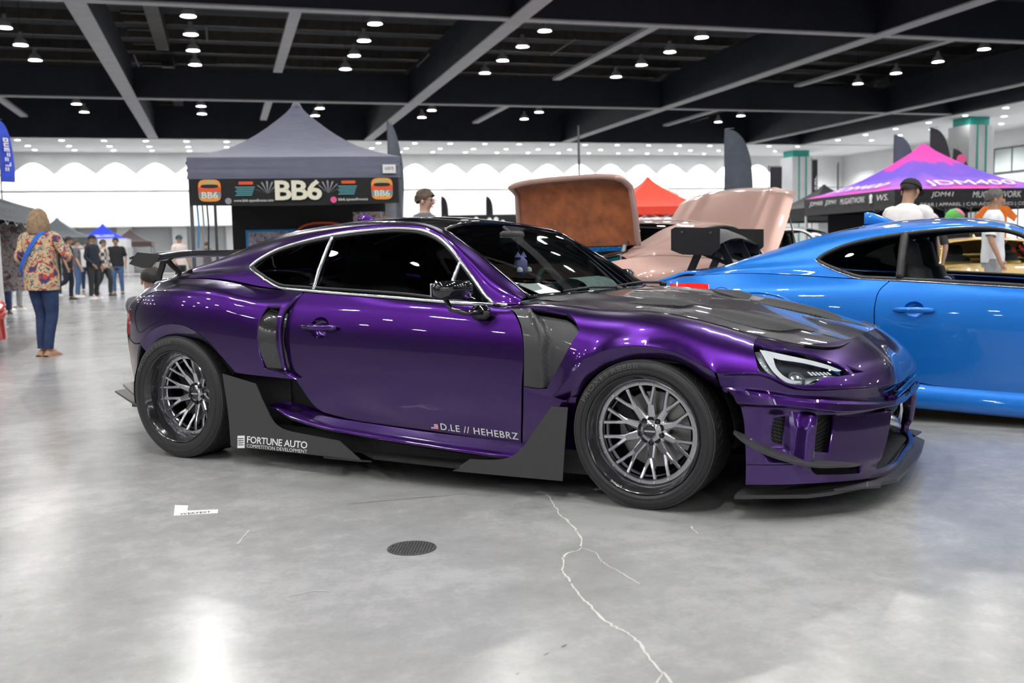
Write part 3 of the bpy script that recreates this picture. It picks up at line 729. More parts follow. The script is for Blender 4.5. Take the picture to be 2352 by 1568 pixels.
    for q in range(5):
        a = math.radians(72*q+90+180)
        if lp is None: o = lp = lg.build('lug_nut', M_gblack, hub); o2 = pp = po.build('lug_pocket', M_black, hub)
        else: o = lp.copy(); COL.objects.link(o); o2 = pp.copy(); COL.objects.link(o2)
        o.location = (.046*math.cos(a), hub_in+.001, .046*math.sin(a)); o2.location = (.046*math.cos(a), hub_in-.002, .046*math.sin(a))
        o3 = pp.copy(); COL.objects.link(o3); a += math.radians(36); o3.location = (.047*math.cos(a), hub_in-.0022, .047*math.sin(a)); o3.scale = (1.1, 1, .75); o3.rotation_euler = (0, -a+math.pi/2, 0)
    di = MB(); di.lathe([(.06, -hub_in-.05), (.155, -hub_in-.05), (.157, -hub_in-.06), (.155, -hub_in-.075), (.06, -hub_in-.075)], n=56, axis='y')
    di.build('brake_disc', M_steel, w, auto=30)
    ca = MB(); ca.box((-.115, hub_in+.055, .06), (.07, .07, .16), rotm(0, math.radians(-28), 0), .012); ca.build('brake_caliper', M_plastic, w)
    bk = MB(); bk.lathe([(.0001, -width*.8), (.205, -width*.8)], n=24, axis='y'); bk.build('dust_shield', M_black, w)
    return w
make_wheel(.30, .275, .058, .108, car, (1.285, -.945, .30))
make_wheel(.32, .305, .082, .142, car, (-1.285, -.945, .32))
make_wheel(.30, .275, .058, .108, car, (1.285, .945, .30), True, False)
make_wheel(.32, .305, .082, .142, car, (-1.285, .945, .32), True, False)

# ---- door
door_r = [(-.512, .852), (-.56, .802), (-.58, .70), (-.574, .572), (-.552, .476), (-.493, .391), (-.43, .315), (-.385, .285), (-.33, .273)]
door_b = [(-.33, .273), (-.214, .256), (.048, .240), (.25, .230), (.44, .218), (.699, .209)]
door_f = [(.699, .209), (.716, .33), (.727, .465), (.738, .568), (.733, .644), (.708, .72), (.66, .775), (.628, .797)]
bx = np.linspace(.628, -.512, 40); door_t = [(x, top_z(S_stock, x)-.004) for x in bx]
dpoly = outline(door_r, door_b, door_f, door_t, step=.012)
CUP = [(-.367+.055*math.cos(a), .690+.049*math.sin(a)) for a in np.linspace(0, 2*math.pi, 32, endpoint=False)]
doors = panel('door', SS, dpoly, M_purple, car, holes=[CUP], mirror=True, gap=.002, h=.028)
def bowl(par, sgn, m):
    P_, N_ = SS(*np.array(CUP).T); ctr = P_.mean(0); f_ = np.array([1, -sgn, 1]); L_ = [(ctr+(P_-ctr)*q-N_*d_)*f_ for q, d_ in ((1.03, .0), (1., .004), (.93, .016), (.75, .028), (.4, .033), (.01, .034))]
    strip('handle_cup', L_[0], L_[-1], m, par, mid=L_[1:-1], closed=True)
def inner_black(poly, fn, off=-.05, name='blackout_panel'):
    return panel(name, fn, poly, M_black, car, mirror=True, h=.08, depth=0, off=off)  # black sheet added behind the skin so no light leaks through gaps
inner_black([(-.70, .20), (.98, .20), (.98, .44), (.80, .78), (-.70, .80)], SS)
# door handles
for d, sgn in zip(doors, (-1, 1)):
    hp = ontop(S_stock, [(-.477, .692), (-.43, .692), (-.367, .690), (-.30, .690), (-.257, .690)])
    nn = np.array([0, -1, .15]); hp = hp+nn*np.array([.010, .026, .030, .026, .010])[:, None]
    cup = [(-.367+.055*math.cos(a), .690+.048*math.sin(a)) for a in np.linspace(0, 2*math.pi, 24, endpoint=False)]
    b = MB(); pts = cr(hp, .012); b.tube(pts*np.array([1, -sgn, 1]), np.interp(np.linspace(0, 1, len(pts)), [0, .1, .5, .9, 1], [.008, .0135, .015, .0135, .008]), 10)
    b.build('door_handle', M_purple, d, smooth=True)
    bowl(d, sgn, M_purple)
# ---- rear quarter with flare and vent
arch_r = [(-.868, .462), (-.90, .497), (-.952, .55), (-1.057, .642), (-1.174, .693), (-1.292, .699), (-1.406, .672), (-1.50, .628), (-1.562, .590)]
q_bot = [(-.503, .440), (-.66, .447), (-.816, .456), (-.868, .462)]
q_rear = [(-1.562, .590), (-1.64, .588), (-1.70, .606), (-1.80, .655), (-1.945, .712)]
tx = np.linspace(-1.945, -.52, 50); q_top = [(x, top_z(S_wide, x)-.003) for x in tx]
q_front = [(-.52, .853), (-.563, .802), (-.583, .70), (-.577, .572), (-.556, .476), (-.503, .440)]
vent_r = outline([(-.676, .792), (-.598, .796)], [(-.598, .796), (-.606, .70), (-.602, .60), (-.578, .505), (-.556, .462)], [(-.556, .462), (-.688, .490)], [(-.688, .490), (-.706, .56), (-.714, .651), (-.706, .73), (-.676, .792)], step=.012)
qpoly = outline(q_bot, arch_r, q_rear, q_top, q_front, step=.012)
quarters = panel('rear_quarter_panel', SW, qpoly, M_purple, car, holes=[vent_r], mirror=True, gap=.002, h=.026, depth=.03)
def ventdepth(x, z): return -.055*np.clip((x+.72)/.10, 0, 1)**.8-.004
for vp_, q in zip(panel('vent_insert', SW, outline([(-.712, .80), (-.60, .80), (-.60, .60), (-.555, .455), (-.70, .48)], step=.02), M_carbon_gloss, car, mirror=True, h=.02, depth=0, dfn=ventdepth), quarters): vp_.parent = q
frame_pts = ontop(S_wide, [(-.603, .80), (-.612, .70), (-.607, .60), (-.583, .505), (-.555, .45)])
# fuel door outline (right side) and tail lamp surround
fd = outline([(-1.345, .868), (-1.312, .845), (-1.30, .80), (-1.335, .733), (-1.45, .685), (-1.56, .650), (-1.60, .70), (-1.615, .76), (-1.57, .815), (-1.48, .858)], step=.012)
b = MB(); P_, N_ = SW(*np.array(fd).T); b.tube(P_+N_*.0006, .0016, 5, closed=True); b.build('fuel_flap_seam', M_black, quarters[0], smooth=True)
# flare lips
def flare(outer, inner, name, par, dw=-.036):
    n = 46
    def rs(c): c = cr(c, .004); d = np.r_[0, np.cumsum(np.linalg.norm(np.diff(c, axis=0), axis=1))]; u = np.linspace(0, d[-1], n); return np.stack([np.interp(u, d, c[:, 0]), np.interp(u, d, c[:, 1])], 1)
    o2, i2 = rs(outer), rs(inner); A = ontop(S_wide, o2); B = np.stack([i2[:, 0], A[:, 1]-dw, i2[:, 1]], 1); Cc = B+np.array([0, .07, .004])
    A = A+np.array([0, -.001, 0]); mid1 = A*.5+B*.5+np.array([0, -.004, 0])
    for k, p in enumerate(par):
        f_ = (lambda q: q) if k == 0 else mir
        o = strip(name, f_(A), f_(B), M_purple, p, mid=[f_(mid1)])
        strip('inner_return', f_(B), f_(Cc), M_sblack, o)
arch_ri = [(-.925, .442), (-.95, .48), (-.995, .545), (-1.085, .612), (-1.18, .634), (-1.285, .637), (-1.375, .618), (-1.46, .575), (-1.535, .525)]
flare(arch_r, arch_ri, 'wheel_arch_lip', quarters)
# ---- front fender with carbon vent
arch_f = [(.884, .427), (.935, .480), (.992, .536), (1.066, .597), (1.171, .640), (1.277, .654), (1.37, .646), (1.455, .622), (1.527, .588), (1.577, .560)]
f_front = [(1.577, .560), (1.66, .560), (1.742, .560)]
f_head = [(1.742, .560), (1.722, .605), (1.70, .645), (1.690, .672)]
tx = np.linspace(1.690, .605, 44); f_top = [(x, top_z(S_wide, x)-.003) for x in tx]
f_vent = [(.605, .798), (.635, .790), (.78, .786), (.906, .771)]
f_v2 = [(.906, .771), (.955, .745), (.994, .702)]; f_v3 = [(.994, .702), (.93, .58), (.856, .462)]
f_v4 = [(.856, .462), (.80, .458), (.742, .462)]; f_v5 = [(.742, .462), (.746, .448)]; f_v6 = [(.746, .448), (.82, .430), (.884, .427)]
fpoly = outline(arch_f, f_front, f_head, f_top, f_vent, f_v2, f_v3, f_v4, f_v5, f_v6, step=.012)
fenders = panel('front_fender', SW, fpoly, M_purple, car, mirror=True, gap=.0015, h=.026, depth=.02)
arch_fi = [(.955, .405), (.985, .435), (1.045, .507), (1.116, .556), (1.214, .592), (1.295, .604), (1.375, .599), (1.452, .578), (1.534, .530), (1.60, .488)]
flare(arch_f, arch_fi, 'wheel_arch_lip', fenders, dw=-.034)
cv = outline([(.622, .793), (.78, .784), (.906, .768)], [(.906, .768), (.955, .742), (.990, .702)], [(.990, .702), (.93, .582), (.853, .464)], [(.853, .464), (.80, .460), (.738, .464)], [(.738, .464), (.742, .568), (.738, .644), (.715, .72), (.668, .775), (.622, .793)], step=.012)
ridge = hermite1([.45, .60, .69, .74, .80], [.842, .838, .835, .80, .735])
def vdep(x, z):
    r = x-ridge(z); lo = -.032/(1+np.exp(-r/.004)); return lo-.004+.010*np.exp(-((r+.012)/.014)**2)
for v_, q in zip(panel('fender_vent', SW, cv, M_carbon_dull, car, mirror=True, h=.014, depth=.02, dfn=vdep), fenders): v_.parent = q
inner_black([(.80, .45), (1.10, .64), (1.45, .62), (1.70, .57), (1.68, .66), (1.2, .74), (.8, .76)], SW, -.05)
low = outline([(.703, .206), (.722, .33), (.733, .462)], [(.733, .462), (.84, .448), (.93, .43)], [(.93, .43), (.985, .43)], [(.985, .43), (.965, .32), (.955, .20)], [(.955, .20), (.703, .206)], step=.02)
for o, q in zip(panel('lower_fender', SS, low, M_purple, car, mirror=True, gap=.002, h=.04), fenders): o.parent = q
# ---- upper body sides
tip = [(-.655, .010), (-.72, .036), (-.80, .098), (-.87, .20), (-.925, .33), (-.95, .42)]
ub = [(-1.745, .004)]+[(x, .004) for x in np.linspace(-1.70, -.67, 44)]
dl_top = [(-.95, .42), (-.915, .50), (-.86, .512), (-.7, .512), (-.4, .512), (0, .512), (.2, .512), (.32, .512), (.44, .512), (.515, .50)]
upp = outline(ub, tip, dl_top, [(.515, .50), (.56, .30), (.60, .02), (.655, .02)], [(.655, .02), (.655, .98)], [(.655, .995)]+[(x, .995) for x in np.linspace(.64, -1.745, 110)], step=.014)
rails = panel('roof_side', GR, upp, M_purple, car, mirror=True, h=.022, depth=.010, sc=(1., .42))
glass_o = outline([(-.80, .10), (-.87, .20), (-.925, .33), (-.95, .42)], dl_top, [(.515, .50), (.56, .30), (.60, .06)], [(.60, .02)]+[(x, .012) for x in np.linspace(.58, -.66, 60)]+[(-.72, .035), (-.80, .10)], step=.014)
gm = np.array(glass_o); gl_d = [p for p in glass_o]
split = -.455
def clip_x(poly, lo, hi):
    def side(P, f, val):
        out = []
        for a, b in zip(P, P[1:]+P[:1]):
            ia, ib = f(a[0], val), f(b[0], val)
            if ia: out.append(a)
            if ia != ib: t = (val-a[0])/(b[0]-a[0]); out.append((val, a[1]+t*(b[1]-a[1])))
        return out
    return side(side([tuple(p) for p in poly], lambda x, v: x >= v, lo), lambda x, v: x <= v, hi)
for (lo, hi, nm_, mt) in ((-1.2, split, 'quarter_glass', M_tint), (split, .318, 'door_glass', M_tint), (.318, .7, 'corner_glass', M_clear)):
    for o, q in zip(panel(nm_, GR, clip_x(glass_o, lo, hi), mt, car, mirror=True, h=.05, depth=0, off=-.006, sc=(1., .42)), doors): pass
def gtube(uv, r, name, m, par, off=.001, closed=False, flat=1.):
    uv = np.asarray(uv, float); P_, N_ = GR(uv[:, 0], uv[:, 1]); out = []
    for k in (0, 1):
        b = MB(); pts = P_+N_*off; b.tube(pts if k == 0 else mir(pts), r, 8, closed=closed); out.append(b.build(name, m, par[k] if isinstance(par, (list, tuple)) else par, smooth=True))
    return out
gtube(inset(np.array(glass_o)*np.array([1, .42]), -.002)/np.array([1, .42]), .0085, 'window_chrome_trim', M_chrome, rails, closed=True)
gtube(inset(np.array(glass_o)*np.array([1, .42]), .012)/np.array([1, .42]), .007, 'window_seal', M_sblack, rails, off=-.003, closed=True)
gtube([(split+.02*(1-v_)*0-.0, v_) for v_ in np.linspace(.02, .50, 12)], .011, 'window_divider', M_chrome, rails, off=0)
gtube([(.318, v_) for v_ in np.linspace(.03, .50, 12)], .010, 'window_divider', M_chrome, rails, off=0)
qi = inset(np.array(clip_x(glass_o, -1.2, split))*np.array([1, .42]), .045)/np.array([1, .42])
# ---- roof, rear screen, deck
roofp = [(x, v_) for x, v_ in [(.10, -.985), (.10, .985)]]
def quadpoly(x0, x1, v=.995, n=30, curve0=0., curve1=0.):
    a = [(x0+curve0*(1-q*q), q*v) for q in np.linspace(-1, 1, n)]; b_ = [(x1+curve1*(1-q*q), q*v) for q in np.linspace(1, -1, n)]
    sd = lambda xa, xb, q: [(x, q*v) for x in np.linspace(xa, xb, n)[1:-1]]
    return a+sd(x0, x1, 1)+b_+sd(x1, x0, -1)
panel('roof', TP, quadpoly(-.74, .168, curve0=-.02, curve1=-.115), M_gblack, car, h=.05, sc=(1, .55), depth=.012)
panel('rear_screen', TP, quadpoly(-1.60, -.75, curve0=-.05, curve1=-.02), M_tint, car, h=.06, sc=(1, .55), depth=.0, off=-.003)
panel('deck_lid', TP, quadpoly(-1.82, -1.61, curve0=-.17, curve1=-.05, v=.99), M_purple, car, h=.04, sc=(1, .55), depth=.02)
qv = np.linspace(-1, 1, 41); dk = TP(-1.82-.17*(1-qv**2), qv*.985)[0]; fs_ = np.stack([-1.935-.14*(1-qv**4), -.605*qv, np.full(41, .795)], 1)
strip('tail_panel', dk+np.array([0, 0, .002]), fs_, M_purple, car, mid=[dk*.5+fs_*.5+np.array([.035, 0, .02])])
# antenna fin
fin = MB(); fx = np.linspace(0, 1, 12)
fin.grid(lambda u, a: (-.63-.16*u, .022*(1-.4*u)*math.cos(a)*(1-.0*u), 1.205+.058*math.sin(a)*(.15+.85*min(1, u*1.4))*(1 if u < .92 else .8)), fx, np.linspace(0, math.pi, 11)); fin.build('shark_fin_antenna', M_purple, car, smooth=True)
# ---- windscreen, wipers, cowl
wsp = [(s_, -.985) for s_ in np.linspace(0, 1, 24)]+[(1, q) for q in np.linspace(-.95, .95, 24)]+[(s_, .985) for s_ in np.linspace(1, 0, 24)]+[(0, q) for q in np.linspace(.95, -.95, 24)]
wsg = panel('windscreen', WS, wsp, M_ws, car, h=.05, sc=(.75, .62), depth=0, off=-.002)
def ring(uv, name, m, par, r): 
    P_, N_ = WS(*np.array(uv).T); b = MB(); b.tube(P_+N_*.001, r, 6, closed=True); return b.build(name, m, par, smooth=True)
ring(wsp, 'windscreen_seal', M_gblack, wsg, .007)
cow = MB(); cow.grid(lambda q, t: (.70+.09*(1-q*q)+t*.11, -.69*q, .822+.012*(1-q*q)-.010*t), np.linspace(-1, 1, 30), [0, .5, 1]); cow.build('cowl_panel', M_plastic, car, smooth=True)
for (y0, y1, nm_) in ((-.52, -.02, 0), (.10, .60, 1)):
    b = MB(); b.tube([(.80, y1-.02, .846), (.775, (y0+y1)/2, .856), (.752, y0, .848)], [.009, .007, .005], 6); b.tube([(.80, y1-.02, .842), (.82, y1, .832)], .014, 8); b.build('wiper', M_plastic, car, smooth=True)
# ---- hood
he_f = hermite1(HE[:, 0], HE[:, 1])
def hv(x, w): return w/float(he_f(x))
front_e = [(1.845, .965), (1.90, .915), (1.94, .83), (1.960, .66), (1.970, .40), (1.972, 0)]
he = [(.80, 0.), (.79, .35), (.755, .65), (.70, .86), (.64, .975), (.70, .985), (.9, .985), (1.2, .985), (1.5, .985), (1.70, .985), (1.80, .98)]+front_e
hpoly = outline([(.80, 0.), (.79, .35), (.755, .65), (.70, .86), (.645, .978)], [(.645, .978), (.9, .985), (1.2, .985), (1.5, .985), (1.72, .985), (1.845, .965)], front_e, step=.02)
hpoly = [tuple(p) for p in hpoly]; half = [p for p in hpoly if p[1] > 1e-4]
hfull = [(.80, 0.)]+half+[(1.972, 0.)]+[(x, -v_) for x, v_ in half[::-1]]
va = outline([(1.07, .72), (1.17, .52), (1.30, .40), (1.34, .46), (1.30, .70), (1.20, .74)], step=.02); vb = outline([(1.44, .76), (1.43, .36), (1.60, .34), (1.79, .40), (1.76, .62), (1.68, .78), (1.55, .80)], step=.02)
mir_v = lambda q: [(x, -v_) for x, v_ in q]
hood = panel('hood', HD, hfull, M_purple, car, holes=[va, vb, mir_v(va), mir_v(vb)], h=.03, sc=(1., .72), depth=.012)
hood.data.materials.clear(); M_hoodp = paint('dark_purple_carbon_hood', (.012, .005, .018), .35, .30, .3); hood.data.materials.append(M_hoodp)
for vp_ in (va, vb, mir_v(va), mir_v(vb)):
    c_ = np.array(vp_).mean(0); x0, x1 = min(p[0] for p in vp_), max(p[0] for p in vp_)
    def lou(u, v, x0=x0, x1=x1): return .001+.014*np.clip((u-x0)/(x1-x0), 0, 1)*np.exp(-((np.abs(v)-abs(c_[1]))/.22)**4)-.012*np.clip((u-x0-.75*(x1-x0))/(.25*(x1-x0)), 0, 1)
    big = (np.array(vp_)-c_)*1.04+c_
    panel('hood_vent', HD, [tuple(p) for p in big], M_mesh, hood, h=.025, sc=(1., .72), depth=.02, dfn=lou)
b = MB()
sm_uv = np.array([(x, v_) for x, v_ in half[::-1] if x > 1.84]+[(1.972, 0)]+[(x, -v_) for x, v_ in half if x > 1.84][::1])
sm_uv = cr(front_e+[(x, -v_) for x, v_ in front_e[::-1][1:]], .03); P_, N_ = HD(sm_uv[:, 0], sm_uv[:, 1]); b.tube(P_+N_*.002, .0042, 6); b.build('hood_edge_seal', M_sblack, hood, smooth=True)
inner_t = MB(); inner_t.grid(lambda x, y: (x, y, .60-.06*max(0, x-1.4)/.4), np.linspace(.6, 1.85, 6), np.linspace(-.72, .72, 4)); inner_t.build('engine_bay_floor', M_black, car)
# ---- front bumper
def tz(s_, z): return float(S_front.v_at(s_, z)[0])
hl_low = [(.285, .690), (.312, .684), (.35, .677), (.40, .691), (.45, .718), (.520, .769), (.60, .774), (.688, .782)]
hl_top = [(.688, .782), (.667, .845), (.60, .897), (.542, .940), (.40, .947), (.285, .941), (.216, .930)]
b_arch = [(.200, tz(.2, .139)), (.201, tz(.2, .224)), (.196, tz(.196, .345)), (.188, tz(.188, .406)), (.165, tz(.165, .458)), (.130, tz(.13, .500)), (.100, tz(.10, .532)), (.092, .692)]
bpoly = outline(b_arch, [(.092, .692), (.20, .690), (.285, .690)], hl_low, hl_top, [(.216, .930), (.210, .999)], [(.210, .999)]+[(s_, .999) for s_ in np.linspace(.26, SEND-.01, 24)], [(SEND, .999), (SEND, tz(SEND, .372))], [(SEND, tz(SEND, .372)), (1.15, tz(1.15, .374)), (1.01, tz(1.01, .376)), (.972, tz(.97, .362))], [(.972, tz(.97, .362)), (.90, tz(.9, .25)), (.850, tz(.85, .168)), (.845, tz(.84, .140))], [(.845, tz(.84, .140)), (.95, tz(.95, .132)), (1.15, tz(1.15, .126)), (SEND, tz(SEND, .125))], [(SEND, tz(SEND, .125)), (SEND, .001)], [(SEND, .001), (1., .001), (.7, .001), (.4, .001), (.2, .001)], step=.014)
h1 = outline([(.318, .172), (.362, .182)], [(.362, .182), (.356, .14), (.345, .098)], [(.345, .098), (.300, .108)], step=.02)
h2 = outline([(.515, .204), (.602, .210)], [(.602, .210), (.575, .14), (.548, .083)], [(.548, .083), (.452, .087)], [(.452, .087), (.48, .14), (.515, .204)], step=.02)
h3 = outline([(.445, .064), (.60, .056), (.74, .046)], [(.74, .046), (.735, .020)], [(.735, .020), (.60, .021), (.480, .024)], [(.480, .024), (.445, .046)], step=.02)
g1 = [(1.03, tz(1.03, .428)), (1.15, tz(1.15, .426)), (1.29, tz(1.29, .424)), (1.29, tz(1.29, .388)), (1.15, tz(1.15, .390)), (1.02, tz(1.02, .392))]
nd_ = outline([(.695, .845), (.79, .792)], [(.79, .792), (.704, .788)], [(.704, .788), (.695, .845)], step=.02)
def sst(x): x = np.clip(x, 0, 1); return x*x*(3-2*x)
def bdep(s_, t):
    sf = np.interp(t, [.06, .20], [.428, .464]); d = s_-sf; win = sst((t-.030)/.03)*(1-sst((t-.192)/.022))
    fin_ = .034*sst((d+.055)/.045)*(1-sst((d-.012)/.030))*win
    rec = -.020*sst((s_-.255)/.06)*(1-sst((s_-.345)/.04))*sst((t-.055)/.04)*(1-sst((t-.180)/.03))
    scoop = .034*np.clip((s_-.62)/.33, 0, 1)**1.6*sst((t-.03)/.03)*(1-sst((t-.192)/.022))*(s_ < 1.02)
    return fin_+rec+scoop
bumper = panel('front_bumper', FRN, bpoly, M_purple, car, holes=[h1, h2, h3, g1, nd_], mirror=True, h=.0115, depth=.022, sc=(1., .72), dfn=bdep, rows=sorted([q/14 for q in range(3, 11)]+[(q+d_)/14 for q in range(3, 10) for d_ in (.12, .88)]))
for k, par in enumerate(bumper):
    f_ = (lambda q: q) if k == 0 else mir
    def sub(name, poly, m, off, h=.03):
        P_ = panel(name, FRN, poly, m, par, h=h, depth=0, off=off, sc=(1., .72))
        if k:
            for v_ in P_.data.vertices: v_.co.y *= -1
            P_.data.flip_normals()
        return P_
    grow = lambda q, g_: [tuple(p) for p in (inset(np.array(q)*np.array([1, .72]), -g_)/np.array([1, .72]))]
    sub('vent_mesh', grow(h1, .012), M_mesh, -.030); sub('vent_mesh', grow(h2, .012), M_mesh, -.040); sub('lower_duct', grow(h3, .01), M_black, -.05); sub('slot_backing', [(1.0, tz(1., .43)), (1.31, tz(1.31, .43)), (1.31, tz(1.31, .375)), (1.0, tz(1., .375))], M_black, -.02)
    # headlight
    hlp = outline([(.222, .925), (.285, .936), (.40, .942), (.542, .935)], [(.542, .935), (.60, .893), (.664, .841), (.684, .785)], [(.684, .785), (.60, .778), (.520, .773), (.45, .722), (.40, .695), (.35, .681), (.312, .688), (.285, .735), (.258, .79), (.238, .86)], step=.012)
    sub('nose_duct', outline([(.690, .850), (.80, .790)], [(.80, .790), (.700, .785)], [(.700, .785), (.690, .850)], step=.02), M_black, -.02, .02)
    hp_ = sub('headlight', [(a-.028*max(0, min(1, (.34-a)/.08)), b_) for a, b_ in hlp], M_bucket, -.040, .025)
    for v_ in hp_.data.vertices: pass
    def inlay(name, poly, m, off):
        o = sub(name, poly, m, off, .02); o.parent = hp_; return o
    inlay('lamp_reflector', outline([(.36, .875), (.48, .875), (.57, .845), (.63, .815), (.56, .80), (.46, .80), (.38, .80)], step=.02), M_bucket, -.036)
    inlay('lamp_base', outline([(.345, .72), (.40, .71), (.45, .738), (.51, .782), (.60, .787), (.66, .795), (.60, .812), (.48, .80), (.40, .775)], step=.02), M_lens, -.030)
    inlay('side_lens', outline([(.245, .90), (.285, .915), (.30, .82), (.335, .735), (.36, .70), (.33, .695), (.295, .755), (.262, .83)], step=.02), M_lens, -.026)
    inlay('led_strip', outline([(.275, .915), (.368, .935), (.505, .917), (.614, .876), (.675, .828)], [(.675, .828), (.643, .826), (.576, .856), (.485, .886), (.345, .890)], [(.345, .890), (.337, .825), (.355, .777), (.383, .757), (.423, .758)], [(.423, .758), (.411, .741), (.36, .726), (.324, .756), (.303, .811), (.285, .885)], step=.012), M_drl, -.018)
    for q in range(6):
        s0 = .485+.020*q; inlay('lens_fin', [(s0, .835-.001*q), (s0+.010, .837-.001*q), (s0+.022, .812), (s0+.010, .810)], M_drl, -.024)
    co_ = inlay('lamp_cover', hlp, M_cover, -.004)
    pr = f_(np.array([S_front.pt(.43, .80)[0]-S_front.nm(.43, .80)[0]*.036]))[0]
    b = MB(); b.lathe([(.0001, .014), (.02, .012), (.031, .004), (.036, 0), (.036, -.02)], n=24); o = b.build('projector_lens', M_lens, hp_, smooth=True); o.location = pr; nn = f_(S_front.nm(.43, .80))[0]; o.rotation_euler = Vector(nn).to_track_quat('Z', 'Y').to_euler()
    # canard blade
    cs = np.array([.155, .20, .285, .374, .437, .54, .63, .715]); cz = np.array([.338, .322, .282, .250, .232, .214, .199, .184]); cw = np.array([.012, .055, .072, .070, .064, .048, .035, .012])
    ii = np.linspace(.155, .715, 40); zz = hermite1(cs, cz)(ii); ww = hermite1(cs, cw)(ii); tt = np.array([tz(a, b_) for a, b_ in zip(ii, zz)])
    A_ = S_front.pt(ii, tt); N_ = S_front.nm(ii, tt); N_[:, 2] = 0; N_ /= np.linalg.norm(N_, axis=1)[:, None]; A_ = A_-N_*.01
    B_ = A_+N_*(ww+.01)[:, None]+np.stack([0*ww, 0*ww, -.24*ww], 1); th = np.array([0, 0, .004])
    sq = np.linspace(.204, .405, 24); sP = S_front.pt(sq, np.full(24, .052))+S_front.nm(sq, np.full(24, .052))*.0005; one('bumper_seam', M_black, par, 'tube', f_(sP), .002, 5)
    lo_ = strip('canard', f_(A_), f_(A_+th*.0-np.array([0, 0, .004])), M_carbon_dull, par, mid=[f_(A_+th), f_(B_+th), f_(B_-np.array([0, 0, .005]))], smooth=False)
for z_ in (.409, .432): one('grille_bar', M_purple, bumper[0], 'box', (2.136, 0, z_-.002), (.02, .60, .009), None, .002)
# centre opening: duct, crash bar, intercooler pipes
b = MB(); b.box((1.86, 0, .25), (.02, 1.1, .30)); b.build('radiator_backing', M_mesh, car)
b = MB(); b.grid(lambda x, y: (x, y, .118+.0*x), np.linspace(1.6, 2.10, 5), np.linspace(-.5, .5, 7)); b.build('duct_floor', M_plastic, car)
b = MB(); b.grid(lambda x, y: (x, y, .372), np.linspace(1.6, 2.11, 5), np.linspace(-.42, .42, 7)); b.build('duct_roof', M_black, car)
b = MB(); b.tube([(2.03, .45, .30), (2.05, .2, .30), (2.055, 0, .30), (2.05, -.2, .30), (2.03, -.45, .30)], .03, 10); b.build('crash_bar', M_plastic, car, smooth=True)
for s_ in (-1, 1):
    b = MB(); b.tube([(2.06, s_*.37, .36), (2.065, s_*.375, .25), (2.05, s_*.38, .15)], .012, 8); b.build('grille_strut', M_pipe, car, smooth=True)
    b = MB(); b.tube([(2.0, s_*.40, .165), (2.045, s_*.30, .185), (2.05, s_*.16, .225), (2.0, s_*.08, .25)], .034, 12); b.build('intercooler_pipe', M_pipe, car, smooth=True)
# splitter
half_sp = [(1.655, .80), (1.660, .956), (1.80, .890), (1.905, .836), (1.97, .765), (2.164, .441), (2.181, .20), (2.186, 0.)]
b = MB(); pl_ = [(x, y) for x, y in half_sp]+[(x, -y) for x, y in half_sp[::-1][1:]]; b.prism(pl_, .086, .100); spl = b.build('front_splitter', M_carbon_dull, car)
for s_ in (-1, 1):
    b = MB(); b.prism([(2.03, s_*.70), (2.13, s_*.62), (2.115, s_*.50), (1.98, s_*.74)], .1, .108); b.build('splitter_winglet', M_carbon_dull, spl)
# ---- sills, plates, side splitters
zd = hermite1([-.70, -.55, -.35, 0., .45, .76], [.345, .305, .268, .238, .212, .203])
xs = np.linspace(-.70, .765, 60)
def sill_line(w, dz):
    k = np.clip((xs+.70)/.16, 0, 1)**.8; return np.stack([xs, -(.905*(1-k)+w*k), .300*(1-k)+(zd(xs)+dz)*k], 1)
sil = [sill_line(.850, .012), sill_line(.872, -.004), sill_line(.905, -.022), sill_line(.934, -.036), sill_line(.938, -.044), sill_line(.925, -.056), sill_line(.868, -.072)]
for k in (0, 1):
    f_ = (lambda q: q) if k == 0 else mir; sg = -1 if k == 0 else 1
    o = strip('side_sill', f_(sil[0]), f_(sil[-1]), M_purple, car, mid=[f_(q) for q in sil[1:-1]])
    b = MB(); b.box((.04, sg*.80, .15), (1.95, .12, .10)); b.build('rocker', M_sblack, car)
    b = MB(); b.box((-.78, sg*.83, .30), (.36, .02, .30)); b.build('sill_duct', M_black, car)
    rp = outline([(-.94, .456), (-.72, .416)], [(-.72, .416), (-.66, .31), (-.605, .234), (-.56, .208), (-.494, .195)], [(-.494, .195), (-.206, .172)], [(-.206, .172), (-.085, .093)], [(-.085, .093), (-.893, .096)], [(-.893, .096), (-.905, .25), (-.94, .456)], step=.03)
    fp = outline([(.403, .081), (.494, .141)], [(.494, .141), (.60, .146), (.685, .163), (.73, .19), (.766, .226)], [(.766, .226), (.889, .392)], [(.889, .392), (.965, .392)], [(.965, .392), (.952, .25), (.939, .086)], [(.939, .086), (.403, .081)], step=.03)
    for nm_, pg, w0, tilt in (('rear_skirt_plate', rp, .962, .04), ('front_skirt_plate', fp, .945, .03)):
        b = MB(); b.prism(pg, 0., .005, lambda a, z, h_, w0=w0, tilt=tilt: (a, sg*(w0+h_+(.12-z)*tilt), z)); pt_ = b.build(nm_, M_carbon_dull, car)
        if nm_[0] == 'r': plate_r = pt_ if k == 0 else plate_r
    b = MB(); b.prism([(-.25, .80), (-.02, .955), (.42, .968), (.62, .80)], .098, .112, lambda x, w_, z: (x, sg*w_, z)); b.build('side_splitter', M_sblack, car)
    b = MB(); b.prism([(-.22, .80), (-.20, .945), (-.03, .955), (-.09, .968), (-.30, .97), (-.40, .80)], .084, .092, lambda x, w_, z: (x, sg*w_, z)); b.build('splitter_tail', M_gblack, car)
